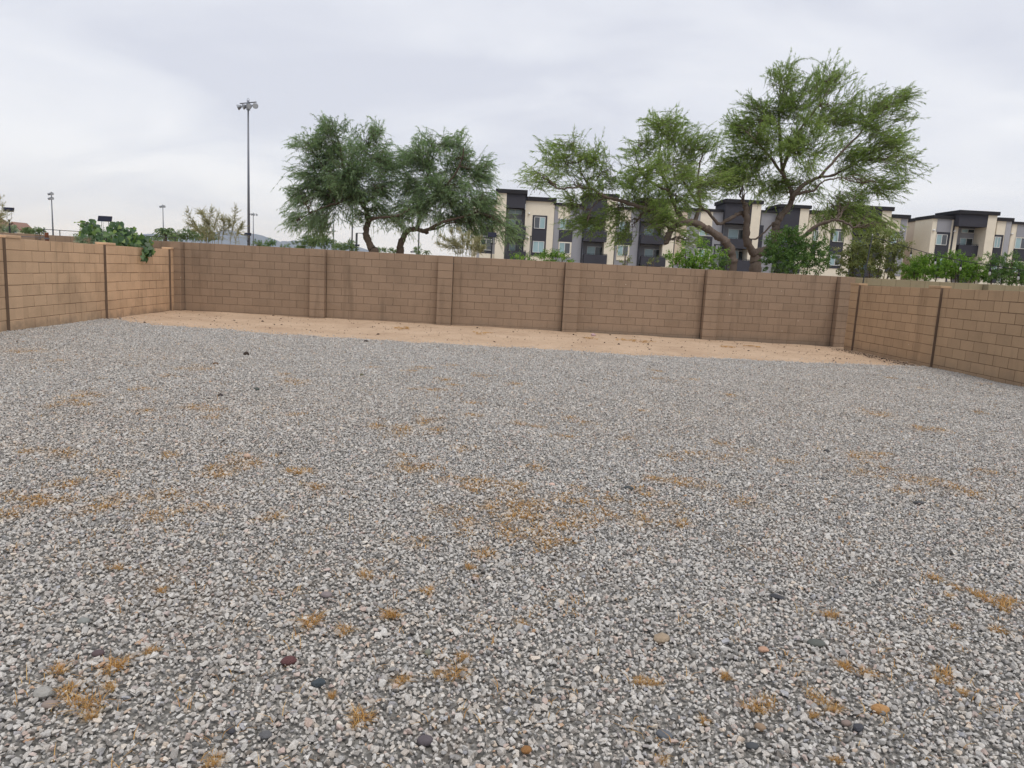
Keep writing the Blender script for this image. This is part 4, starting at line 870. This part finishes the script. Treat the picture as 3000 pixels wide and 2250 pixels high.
def solar_lamp(label, px, py, wpx, Y, bracket=True, ph=.36, yaw=0.0, tilt=.9, loop=False):
    c = at(px, py, Y); k = Y / F; w = wpx * k; root = empty('solar_lamp', (c.x, c.y, 0), label, 'solar lamp', 'solar lamps on posts'); h = c.z
    p = bevel_box('panel', -w / 2, w / 2, -.012, .012, -w * ph, w * ph, .003); po = link('panel', p, BLACK, root); po.location = (0, 0, h); po.rotation_euler = (tilt - math.pi / 2 + .35, 0, yaw)
    cells = MB().box(-w / 2 * .94, w / 2 * .94, -.0155, -.0115, -w * ph * .9, w * ph * .9).build('solar_cells', PANEL, po)
    zb = h - w * .95
    if bracket and not loop:
        for s in (-1, 1):
            MB().tube([(s * w * .27, 0, h - .02), (s * w * .24, 0, zb + .03), (s * w * .06, 0, zb)], w * .013, 5).build('bracket', DARK, root); MB().tube([(s * w * .20, .03, h - .02), (s * w * .19, .03, zb + .03)], w * .011, 5).build('bracket', DARK, root)
    if loop:
        MB().tube([(w * .42, 0, h), (w * .5, 0, h - w * .2), (w * .5, 0, zb + .05), (w * .4, 0, zb - .02), (0, 0, zb - .02)], w * .03, 6).build('bracket', DARK, root); MB().tube([(-w * .47, 0, h + w * .2), (-w * .47, 0, zb + .02), (0, 0, zb - .02)], w * .02, 6).build('bracket', DARK, root)
    MB().tube([(0, 0, zb + .015), (0, 0, zb - w * .08), (0, 0, zb - w * .16)], [w * .13, w * .09, w * .06], 10).build('lamp_head', BLACK, root, True)
    MB().tube([(0, 0, -.3), (0, 0, zb - w * .3), (0, 0, zb - w * .12)], [w * .085, w * .075, w * .05], 8).build('post', DARK, root, True)
solar_lamp('solar lamp on a post before the tile roofed house', 25, 614, 31, 22.5, ph=.2)
solar_lamp('solar lamp on a post rising out of the vine', 307.5, 641, 40, 18.6, ph=.2)
solar_lamp('small solar lamp beside the foot of the tall light pole', 726, 686, 20, 40, ph=.2)
solar_lamp('solar lamp with a square looped bracket before the apartment corner window', 1442, 688, 25, 26, ph=.3, loop=True)
solar_lamp('small solar lamp below the parking lot lamp', 1047, 718.5, 13, 57, ph=.2)
solar_lamp('tiny solar lamp seen past the crooked trunk', 1207.5, 738, 10, 78, ph=.2)
def chain_fence():
    a = at(128, 671.5, 55); b = at(520, 697, 58); root = empty('chain_link_fence', (a.x, a.y, 0), 'chain link fence with a top rail in front of the far floodlight pole', 'fence'); A = Vector((a.x, a.y, 0)); d = Vector((b.x, b.y, 0)) - A; Lg = d.length; d.normalize(); z = a.z
    MB().tube([(0, 0, z), tuple(d * Lg + Vector((0, 0, b.z)))], .024, 6).build('rail', DARK, root)
    n = 5
    for q in range(n):
        s = [.0, 1.05, 2.5, 5.5, 9.0][q]; p = d * s; MB().tube([(p.x, p.y, -.3), (p.x, p.y, z + (.06 if q == 2 else .0))], .05 if q == 2 else .035, 6).build('post', DARK, root)
    mb = MB(); st = .12; k = int(Lg / st)
    for q in range(-25, k):
        for sg in (1, -1):
            x0 = q * st; x1 = x0 + z
            if sg > 0: pa, pb = (x0, .05), (x1, z)
            else: pa, pb = (x0, z), (x1, .05)
            if x0 < 0 or x1 > Lg: continue
            p = d * pa[0]; r_ = d * pb[0]; mb.tube([(p.x, p.y, pa[1]), (r_.x, r_.y, pb[1])], .0022, 3, False)
    tag(mb.build('wire_mesh', GALV, root), kind='stuff')
chain_fence()
def clothesline():
    t = at(136.5, 681, 14.2); root = empty('clothesline_post', (t.x, t.y, 0), 'rusty square clothesline post with a wire behind the light tan wall', 'post')
    MB().box(-.024, .024, -.024, .024, -.3, t.z).build('post', RUST, root)
    e = at(-60, 672, 12.6); m = at(133, 693, 14.2); l = Vector((t.x, t.y, 0)); mb = MB(); pts = []
    for q in range(9):
        u = q / 8; p = Vector(m).lerp(Vector(e), u) - l; p.z -= .05 * 4 * u * (1 - u); pts.append(p)
    mb.tube(pts, .006, 5); mb.tube([Vector(at(112, 700, 14.1)) - l, Vector(at(133, 692, 14.2)) - l], .006, 5); mb.build('wire', GALV, root)
    MB().box(-.032, .032, -.03, .03, t.z - .13, t.z - .10).build('clamp', GALV, root)
clothesline()
def string_lights():
    Y = 19.2; t = at(2556, 690, Y); b = at(2528, 830, Y); root = empty('string_light_pole', (b.x, b.y, 0), 'thin black pole holding up the string lights', 'pole')
    o = Vector((b.x, b.y, 0)); d = (Vector(t) - Vector(b)); low = Vector(b) - d * ((b.z + .3) / d.z)
    MB().tube([low - o, Vector(t) - o], .016, 8).build('pole', BLACK, root, True)
    MB().tube([Vector(t) - o, Vector(t) - o + Vector((0, 0, .035))], .013, 8).build('tip', flat('white_cap', (.6, .6, .6), .5), root)
    pix = [(2560, 696, 19.2), (2610, 709, 18.7), (2671, 728, 18.1), (2743, 748, 17.4), (2817, 764, 16.7), (2903, 777, 15.9), (2987, 790, 15.2), (3100, 803, 14.3)]
    pts = [np.array(at(*p)) for p in pix]; o2 = Vector(pts[3]); r2 = empty('string_lights', (o2.x, o2.y, o2.z), 'sagging black string of clear bulbs over the low tan wall', 'string lights')
    MB().tube([Vector(p) - o2 for p in smooth_path(pts)], .0085, 6).build('cable', BLACK, r2, True)
    gl = flat('bulb_glass', (.42, .44, .42), .1, 0, var=.04, spec=.6)
    for q in range(2, 8):
        p = Vector(pts[q]) - o2; sk = MB().tube([p, p - Vector((0, 0, .05)), p - Vector((0, 0, .10)), p - Vector((0, 0, .135))], [.007, .007, .02, .022], 8).build('socket', BLACK, r2, True)
        c = p - Vector((0, 0, .135)); MB().tube([c - Vector((0, 0, a)) for a in (0, .02, .05, .075, .088)], [.014, .021, .025, .018, .003], 10).build('bulb', gl, sk, True)
string_lights()

# ================================================================== BUILDINGS
def stucco(name, col):
    m, t, b = base_mat(name); n = noise(t, .35, 6, .65, 'World', .5); n2 = noise(t, 3, 4, .7, 'World')
    c = mixc(t, n, tuple(x * .86 for x in col), tuple(min(1, x * 1.08) for x in col)); c = mixc(t, .35, c, mixc(t, 1.0, c, ramp(t, n2, [(.3, g3(.85)), (.7, g3(1.08))]), 'MULTIPLY'))
    t.links.new(c, b.inputs['Base Color']); b.inputs['Roughness'].default_value = .92; b.inputs['Specular IOR Level'].default_value = .15; return m
BEI = stucco('stucco_cream', (.76, .70, .58)); TAN = stucco('stucco_tan', (.62, .53, .43)); GRY = stucco('stucco_grey', (.31, .315, .345)); LGR = stucco('stucco_light_grey', (.38, .385, .41)); DRK = stucco('stucco_charcoal', (.058, .058, .07)); COR = stucco('cornice_dark', (.035, .034, .038))
WFR = flat('window_frame_white', (.72, .72, .70), .5); ROOFM = flat('roof_membrane', (.5, .5, .48), .9)
def glass(name, col, rough=.12):
    m, t, b = base_mat(name); t.links.new(mixc(t, noise(t, .6, 3, .5, 'World'), tuple(x * .7 for x in col), tuple(x * 1.25 for x in col)), b.inputs['Base Color']); b.inputs['Roughness'].default_value = rough; b.inputs['Specular IOR Level'].default_value = .6; return m
GL1 = glass('glass_blind', (.30, .43, .46)); GL2 = glass('glass_screen', (.085, .095, .11), .35); GL3 = glass('glass_dark', (.03, .04, .045))
YF = 92.0
def fx(px, py, Y=YF): p = at(px, py, Y); return p.x, p.z
def window(root, px0, px1, py0, py1, Y=YF, mats=(GL1, GL2), proud=.02):
    """a sliding window: white frame with two panes; pixel box at distance Y"""
    x0, z1 = fx(px0, py0, Y); x1, _ = fx(px1, py0, Y); xa, z0 = fx((px0 + px1) / 2, py1, Y); xa, z1 = fx((px0 + px1) / 2, py0, Y); xm = xa; w = x1 - x0; sh = 0
    x0, x1 = xm - w / 2, xm + w / 2; y = Y - proud; fw = .05
    f = MB()
    f.box(x0, x1, y - .05, y + .05, z1 - fw, z1); f.box(x0, x1, y - .05, y + .05, z0, z0 + fw); f.box(x0, x0 + fw, y - .05, y + .05, z0 + fw, z1 - fw); f.box(x1 - fw, x1, y - .05, y + .05, z0 + fw, z1 - fw); f.box(xm - fw / 2, xm + fw / 2, y - .04, y + .05, z0 + fw, z1 - fw)
    o = f.build('window', WFR, root)
    for q, (a, b) in enumerate(((x0 + fw, xm - fw / 2), (xm + fw / 2, x1 - fw))): MB().box(a, b, y - .01 - .01 * q, y + .03, z0 + fw, z1 - fw).build('pane', mats[q], o)
    return o
def slab(root, name, px0, px1, ptop, pbot, mat, yf=YF, yb=YF + 3, z0=None):
    """a wall section between two pixel columns (measured at ptop), from pbot (or z0) up to ptop"""
    x0, z1 = fx(px0, ptop, yf); x1, _ = fx(px1, ptop, yf); zb = z0 if z0 is not None else fx((px0 + px1) / 2, pbot, yf)[1]; _, z1 = fx((px0 + px1) / 2, ptop, yf)
    return MB().box(x0, x1, yf, yb, zb, z1).build(name, mat, root)
def section(root, px0, px1, ptop, pc, mat, proj=0.0, over=.25, overs=.2):
    """full height wall section with a dark cornice: ptop = cornice top, pc = cornice bottom"""
    yf = YF - proj; x0, _ = fx(px0, pc, yf); x1, _ = fx(px1, pc, yf); _, z1 = fx((px0 + px1) / 2, ptop, yf); _, zc = fx((px0 + px1) / 2, pc, yf)
    MB().box(x0, x1, yf, YF + 4, -.3, zc).build('wall_section', mat, root); MB().box(x0 - overs, x1 + overs, yf - over, YF + 4, zc + .002, z1).build('cornice', COR, root); return x0, x1, zc
def balcony(root, px0, px1, pt, pb, depth=1.1, Y=YF, mat=None):
    x0, _ = fx(px0, pt, Y - depth); x1, _ = fx(px1, pt, Y - depth); _, zt = fx((px0 + px1) / 2, pt, Y - depth); _, zb = fx((px0 + px1) / 2, pb, Y - depth)
    m = MB().box(x0, x1, Y - depth, Y - depth + .14, zb, zt); m.box(x0, x0 + .14, Y - depth + .14, Y + .02, zb, zt); m.box(x1 - .14, x1, Y - depth + .14, Y + .02, zb, zt); m.box(x0 + .14, x1 - .14, Y - depth + .14, Y + 1.2, zb, zb + .2)
    o = m.build('balcony', mat or DRK, root); r = MB().box(x0, x1, Y - depth + .04, Y - depth + .09, zt + .08, zt + .12); n = 6
    for q in range(n): xx = x0 + .05 + (x1 - x0 - .1) * q / (n - 1); r.box(xx - .02, xx + .02, Y - depth + .045, Y - depth + .085, zt, zt + .08)
    r.build('railing', COR, o); return o
def tower(root, pier, dark, ptop, pc, pdark, piers_right=True, floors=((610, 664, 700), (690, 735, 760)), proj=.9):
    """projecting balcony tower. pier, dark: pixel column ranges; pdark: bottom of the dark head"""
    a, b = min(pier[0], dark[0]), max(pier[1], dark[1]); yf = YF - proj
    x0, _ = fx(a, pc, yf); x1, _ = fx(b, pc, yf); _, zt = fx((a + b) / 2, ptop, yf); _, zc = fx((a + b) / 2, pc, yf)
    xp0, _ = fx(pier[0], pc, yf); xp1, _ = fx(pier[1], pc, yf); xd0, _ = fx(dark[0], pc, yf); xd1, _ = fx(dark[1], pc, yf); _, zd = fx((dark[0] + dark[1]) / 2, pdark, yf)
    MB().box(xp0, xp1, yf, YF + 4, -.3, zc).build('pier', BEI, root)
    if xd0 > xp0: xd0 = xp1 + .003
    else: xd1 = xp0 - .003
    MB().box(xd0, xd1, yf + .04, YF + 4, zd, zc).build('tower_head', DRK, root)
    MB().box(xd0, xd1, YF + 1.2, YF + 4, -.3, zd - .003).build('recess_wall', GRY, root)
    sx = (xd1 - .16, xd1) if xd0 >= xp1 - .01 else (xd0, xd0 + .16)
    MB().box(sx[0], sx[1], YF - .1, YF + 1.197, -.3, zd - .003).build('recess_side', DRK, root)
    MB().box(x0 - .2, x1 + .2, yf - .2, YF + 4, zc + .002, zt).build('cornice', COR, root)
    for (pw0, pt, pb) in floors:
        balcony(root, dark[0] + (1 if xd0 >= xp1 - .01 else -3), dark[1] + (0 if xd0 >= xp1 - .01 else -1), pt, pb, 1.0)
        if pw0: window(root, dark[0] + 6, dark[1] - 12, pw0, pt + 6, YF + 1.2, (GL1, GL3), .04)
def lamp_on_wall(root, px, py, proj=0.0):
    x, z = fx(px, py, YF - proj); MB().tube([(x, YF - proj - .02, z), (x, YF - proj - .2, z), (x, YF - proj - .26, z - .05)], [.12, .14, .05], 8).build('wall_light', WFR, root, True)

A = empty('apartment_building', (*[at(2000, 800, YF).x, YF], 0), 'long three storey apartment building in cream, grey and charcoal behind the feathery trees', 'building')
def keepworld(root):
    """children were modelled in world coordinates: shift them so the thing's origin stands at its base"""
    inv = Matrix.Translation(root.location).inverted()
    for ch in root.children:
        ch.matrix_parent_inverse = inv
x0 = fx(1388, 700)[0]; x1 = fx(2655, 700)[0]
MB().box(x0 + .3, x1 - .3, YF + 3.9, YF + 17, -.3, 9.6).build('building_mass', TAN, A); MB().box(x0 + .6, x1 - .6, YF + 4.2, YF + 16.7, 9.602, 9.65).build('roof', ROOFM, A)
# A: recessed end bay
section(A, 1386, 1457, 583, 595, LGR); slab(A, 'wall_panel', 1449, 1457, 597, 690, TAN, YF - .05, YF + .02); slab(A, 'wall_panel', 1387, 1402, 600, 760, BEI, YF - .06, YF + .02); slab(A, 'wall_panel', 1404, 1444, 694, 742, DRK, YF - .05, YF + .02); slab(A, 'wall_panel', 1404, 1457, 743, 770, BEI, YF - .06, YF + .02); window(A, 1408, 1441, 700, 733, YF, (GL3, GL2), .07); slab(A, 'wall_panel', 1410, 1448, 628, 690, DRK, YF - .05, YF + .02); window(A, 1413, 1444, 634, 664, YF, (GL2, GL1), .07)
# B: first tower
tower(A, (1457, 1485), (1485, 1541), 555, 567, 609, floors=((643, 664, 700), (716, 735, 765))); window(A, 1490, 1530, 613, 628, YF + 1.2, (GL1, GL1), .04)
# C: cream bay with charcoal window strip
section(A, 1541, 1626, 578, 590, BEI, .15); slab(A, 'wall_panel', 1561, 1604, 631, 750, DRK, YF - .2, YF); window(A, 1566, 1598, 636, 670, YF, (GL2, GL1), .22); window(A, 1561.5, 1594.5, 707, 740, YF, (GL1, GL1), .22); lamp_on_wall(A, 1550, 626, .15); lamp_on_wall(A, 1547, 697, .15)
# D: grey bay
section(A, 1626, 1716, 596, 603, GRY); slab(A, 'wall_panel', 1637, 1672, 604, 641, BEI, YF - .05, YF + .02); slab(A, 'wall_panel', 1638, 1678, 675, 709, DRK, YF - .05, YF + .02); slab(A, 'wall_panel', 1637, 1675, 709, 753, BEI, YF - .06, YF + .02); window(A, 1641, 1676, 641, 673, YF, (GL1, GL2), .05); window(A, 1639, 1671, 711, 743, YF, (GL1, GL2), .08)
# E: second tower
tower(A, (1780, 1810), (1714, 1780), 567, 577, 640, floors=((652, 677, 708), (722, 746, 775)))
# F: grey bay
section(A, 1810, 1880, 607, 613, GRY); slab(A, 'wall_panel', 1818, 1850, 615, 649, BEI, YF - .05, YF + .02); slab(A, 'wall_panel', 1810, 1853, 683, 717, DRK, YF - .05, YF + .02); window(A, 1815, 1848, 649, 681, YF, (GL1, GL2), .05); slab(A, 'wall_panel', 1808, 1845, 718, 763, BEI, YF - .06, YF + .02); window(A, 1810, 1841, 719, 750, YF, (GL1, GL2), .08)
# G: third tower
tower(A, (1952, 1984), (1882, 1952), 582, 593, 650, floors=((668, 690, 715), (730, 752, 780)))
# H / I: cream return with the plate, grey bay
section(A, 1984, 2126, 611, 618, GRY); slab(A, 'wall_panel', 1985, 2016, 619, 775, TAN, YF - .05, YF + .02); slab(A, 'wall_panel', 2054, 2090, 620, 668, BEI, YF - .05, YF + .02); slab(A, 'wall_panel', 2045, 2088, 693, 728, DRK, YF - .05, YF + .02); window(A, 2050, 2086, 662, 691, YF, (GL1, GL2), .05); slab(A, 'wall_panel', 2045, 2082, 729, 772, BEI, YF - .06, YF + .02); window(A, 2047, 2080, 730, 760, YF, (GL1, GL2), .08); lamp_on_wall(A, 2032, 717)
# J: fourth tower
tower(A, (2205, 2232), (2128, 2205), 585, 596, 655, floors=((672, 700, 728), (735, 762, 795)))
# K: narrow bay
section(A, 2232, 2284, 617, 623, GRY); slab(A, 'wall_panel', 2222, 2238, 660, 760, DRK, YF - .05, YF + .02)
# L: fifth tower
tower(A, (2346, 2372), (2286, 2346), 600, 610, 670, floors=((690, 712, 740), (745, 775, 800)))
# M: cream bay with charcoal strip
section(A, 2372, 2505, 619, 630, BEI, .15); slab(A, 'wall_panel', 2436, 2476, 671, 787, DRK, YF - .2, YF); window(A, 2440, 2470, 677, 709, YF, (GL1, GL2), .22); window(A, 2430, 2460, 747, 778, YF, (GL1, GL2), .22); slab(A, 'wall_panel', 2384, 2398, 665, 760, DRK, YF - .2, YF); window(A, 2383, 2397, 676, 706, YF, (GL1, GL2), .22)
# N: sixth tower
tower(A, (2586, 2614), (2512, 2586), 604, 616, 690, floors=((705, 725, 755), (760, 790, 810)))
# O: end bay
section(A, 2614, 2661, 629, 640, BEI, .15); slab(A, 'wall_panel', 2641, 2660, 640.5, 810, GRY, YF - .2, YF); slab(A, 'wall_panel', 2606, 2634, 679, 800, DRK, YF - .2, YF); window(A, 2607, 2626, 685, 715, YF, (GL1, GL1), .22); lamp_on_wall(A, 2646, 675, .2)
keepworld(A)
# plate with the building letter
def letter_plate():
    px, py = 2008, 694; Y = YF - .12; c = at(px, py, Y); k = Y / F; w, h = 13.5 * k, 25 * k
    root = empty('building_sign', (c.x, c.y, c.z), 'small white sign plate with a black letter G on the apartment wall', 'sign')
    link('plate', bevel_box('plate', -w / 2, w / 2, 0, .04, -h / 2, h / 2, .01), flat('sign_white', (.8, .8, .82), .5), root); INK = flat('sign_ink', (.03, .03, .03), .6)
    cu = bpy.data.curves.new('letter', 'FONT'); cu.body = 'G'; cu.align_x = 'CENTER'; cu.align_y = 'CENTER'; cu.size = h * .5; cu.extrude = .004; tmp = bpy.data.objects.new('tmp', cu); COL.objects.link(tmp)
    dg = bpy.context.evaluated_depsgraph_get(); me = bpy.data.meshes.new_from_object(tmp.evaluated_get(dg)); bpy.data.objects.remove(tmp); me.name = 'letter'
    o = link('letter', me, INK, root); o.rotation_euler = (math.pi / 2, 0, 0); o.location = (.0, -.006, h * .2)
    for r in range(3):
        for q in (-1, 1): MB().box(q * w * .22 - w * .15, q * w * .22 + w * .15, -.006, .0, -h * (.13 + .12 * r) - h * .03, -h * (.13 + .12 * r) + h * .03).build('number_line', INK, root)
letter_plate()

# second building, seen at an angle past the end of the first
YF = 91.0
Bd = empty('apartment_building', (at(2860, 800, YF).x, YF, 0), 'second apartment building whose bare shaded end wall shows beside the grey pier', 'building')
xc = fx(2733, 640)[0]; zr = fx(2733, 632)[1]; zc_ = fx(2733, 642)[1]
MB().box(xc, xc + .4, YF + .4, YF + 16, -.3, zc_).build('end_wall', TAN, Bd); MB().box(xc + .4, xc + 30, YF + 3.9, YF + 16, -.3, zc_ - .3).build('building_mass', TAN, Bd); MB().box(xc - .2, xc + 6, YF + .2, YF + 16.2, zc_ + .002, zr).build('cornice', COR, Bd)  # end wall: cream paint in weaker light, its shade put into the tan
def sec2(px0, px1, ptop, pc, mat, proj=0.): return section(Bd, px0, px1, ptop, pc, mat, proj, .22, .1)
sec2(2734, 2812, 632, 642, BEI); slab(Bd, 'wall_panel', 2748, 2790, 642.5, 680, GRY, YF - .05, YF + .02); slab(Bd, 'wall_panel', 2746, 2785, 680, 815, DRK, YF - .06, YF + .02); window(Bd, 2743.5, 2775, 687, 718, YF, (GL1, GL2), .08); window(Bd, 2736, 2766, 756, 788, YF, (GL1, GL1), .08); lamp_on_wall(Bd, 2734.5, 675); lamp_on_wall(Bd, 2795, 678); lamp_on_wall(Bd, 2786, 748)
tower(Bd, (2897, 2923), (2813, 2897), 618, 629, 664, floors=((None, 719, 751), (None, 790, 820)), proj=1.1)
window(Bd, 2817, 2855, 671, 683, YF + 1.2, (GL1, GL3), .04); window(Bd, 2812, 2850, 698, 730, YF + 1.2, (GL1, GL3), .04)
sec2(2923, 2966, 638, 648, BEI, .05); slab(Bd, 'wall_panel', 2950, 2966, 648.5, 830, LGR, YF - .1, YF + .02); slab(Bd, 'wall_panel', 2916, 2941, 688, 830, DRK, YF - .1, YF + .02); window(Bd, 2913, 2931, 694, 726, YF, (GL1, GL1), .12); window(Bd, 2904, 2922, 763, 790, YF, (GL1, GL1), .12)
sec2(2966, 3080, 652, 659, BEI); slab(Bd, 'wall_panel', 2982, 3040, 659.5, 696, GRY, YF - .05, YF + .02); slab(Bd, 'wall_panel', 2970, 3020, 730, 765, DRK, YF - .06, YF + .02); window(Bd, 2975, 3008, 697, 729, YF, (GL1, GL2), .06); window(Bd, 2968, 2998, 767, 798, YF, (GL1, GL2), .06); lamp_on_wall(Bd, 2963, 686)
keepworld(Bd)
# tile roofed house far off
def tile_house():
    Y = 150; k = Y / F; root = empty('tile_roof_house', (at(10, 700, Y).x, Y, 0), 'cream house with a red tile roof behind the first solar lamp', 'house'); TILE = flat('roof_tile', (.27, .165, .13), .85, var=.25, scale=3); CRM = stucco('house_cream', (.60, .53, .40)); off = Vector(root.location)
    P = lambda px, py, y=Y: Vector(at(px, py, y)) - off
    a = P(-60, 668); b = P(84, 676, Y + 6); mb = MB().box(a.x, b.x, 0, 6, -.3, a.z - .3).build('wall', CRM, root)
    # hipped main roof
    r = MB(); e0 = P(-70, 664); e1 = P(92, 675, Y + 6.5); e1.x -= 0; zt = P(10, 640).z; zr2 = P(75, 661).z
    r.v = [(e0.x, -.5, e0.z), (e1.x, -.5, e0.z), (e1.x, 6.5, e0.z), (e0.x, 6.5, e0.z), (P(-40, 640, Y + 3).x, 3, zt), (P(8, 640, Y + 3).x, 3, zt), (P(26, 650, Y + 3).x, 3, P(30, 652).z), (P(66, 658, Y + 3).x, 3, P(50, 653).z)]
    r.f = [(0, 1, 7, 6, 5, 4), (2, 3, 4, 5, 6, 7), (1, 2, 7), (3, 0, 4), (0, 3, 2, 1)]; r.build('roof', TILE, root)
    g0, g1, gp = P(30, 672), P(70, 674), P(50, 656); g = MB(); z0 = -.3
    g.v = [(g0.x, -1.2, z0), (g1.x, -1.2, z0), (g1.x, -1.2, g1.z), (gp.x, -1.2, gp.z), (g0.x, -1.2, g0.z + .1), (g0.x, 3, z0), (g1.x, 3, z0), (g1.x, 3, g1.z), (gp.x, 3, gp.z), (g0.x, 3, g0.z + .1)]
    g.f = [(0, 1, 2, 3, 4), (5, 9, 8, 7, 6), (0, 4, 9, 5), (1, 6, 7, 2), (2, 7, 8, 3), (3, 8, 9, 4)]; g.build('gable', CRM, root)
    for pa, pb in (((28, 674), (50, 654)), ((50, 654), (72, 675))):
        p, q = P(*pa), P(*pb); t = MB(); t.v = [(p.x, -1.5, p.z), (q.x, -1.5, q.z), (q.x, 3, q.z), (p.x, 3, p.z), (p.x, -1.5, p.z + .22), (q.x, -1.5, q.z + .22), (q.x, 3, q.z + .22), (p.x, 3, p.z + .22)]; t.f = [(0, 1, 2, 3), (4, 7, 6, 5), (0, 4, 5, 1), (1, 5, 6, 2), (2, 6, 7, 3), (3, 7, 4, 0)]; t.build('gable_roof', TILE, root)
    for px0, px1 in ((40, 49), (51, 63)):
        p, q = P(px0, 674), P(px1, 684); o = MB().box(p.x, q.x, -1.26, -1.2, q.z, p.z).build('window', WFR, root); MB().box(p.x + .08, q.x - .08, -1.28, -1.255, q.z + .08, p.z - .08).build('pane', GL3, o)
tile_house()

# ================================================================== MOUNTAINS AND AIR
def mountains():
    prof = [(-300, 712), (-100, 700), (100, 694), (250, 690), (380, 692), (411, 690), (424, 685), (440, 684), (459, 683), (476, 689), (520, 694), (600, 690), (640, 678), (655, 673), (666, 670), (676, 673), (693, 677), (705, 682), (715, 685), (728, 684), (744, 681), (752, 684), (762, 686), (775, 690), (789, 694), (803, 698), (812, 702), (821, 707), (828, 704), (835, 702), (850, 704), (858, 703), (864, 701), (874, 707), (887, 702), (905, 697), (922, 701), (945, 703), (963, 704), (973, 708), (1000, 714), (1025, 714), (1052, 721), (1071, 727), (1085, 733), (1130, 742), (1250, 752), (1500, 770)]
    Y = 9000.; X = []; Z = []
    for px, py in prof: p = at(px, py, Y); X.append(p.x); Z.append(p.z)
    xs = np.linspace(X[0], X[-1], 420); zr = np.interp(xs, X, Z); zr = np.maximum(zr, 5)
    r = np.random.default_rng(3); ns = 26; V = []
    ph = r.uniform(0, 6.28, (6,)); 
    for j in range(ns):
        u = j / (ns - 1); y = Y - 1500 + 3000 * u; h = 1 - abs(u - .5) * 2
        rid = sum(np.sin(xs / (170 / (1 + q)) + ph[q] + u * 9 * (q + 1) * .6) / (1 + q) for q in range(6))
        z = zr * np.clip(h ** 1.1 * (1 + .16 * rid * (h * (1 - h)) * 2.2), 0, 1.0) - 8 * (1 - h)
        V.append(np.stack([xs, np.full(420, y), z], -1))
    V = np.concatenate(V); i = np.arange(ns - 1)[:, None] * 420 + np.arange(419)[None]
    m = flat('desert_mountain', (.13, .118, .115), .95, var=.3, scale=.004, coord='Object')
    tag(link('mountains', np_mesh('mountains', V, np.stack([i, i + 1, i + 421, i + 420], -1).reshape(-1, 4), smooth=True), m), kind='structure')
mountains()
def haze():
    m = bpy.data.materials.new('haze'); m.use_nodes = True; t = m.node_tree; t.nodes.clear(); out = nn(t, 'ShaderNodeOutputMaterial'); v = nn(t, 'ShaderNodeVolumePrincipled')
    v.inputs['Color'].default_value = (.44, .68, 1.0, 1); v.inputs['Absorption Color'].default_value = (1, 1, 1, 1); v.inputs['Density'].default_value = HAZE; v.inputs['Anisotropy'].default_value = .2; t.links.new(v.outputs[0], out.inputs['Volume'])
    o = MB().box(-14100, 14100, -420, 12900, -12, 470).build('haze', m); tag(o, kind='stuff')
HAZE = 6e-5
haze()
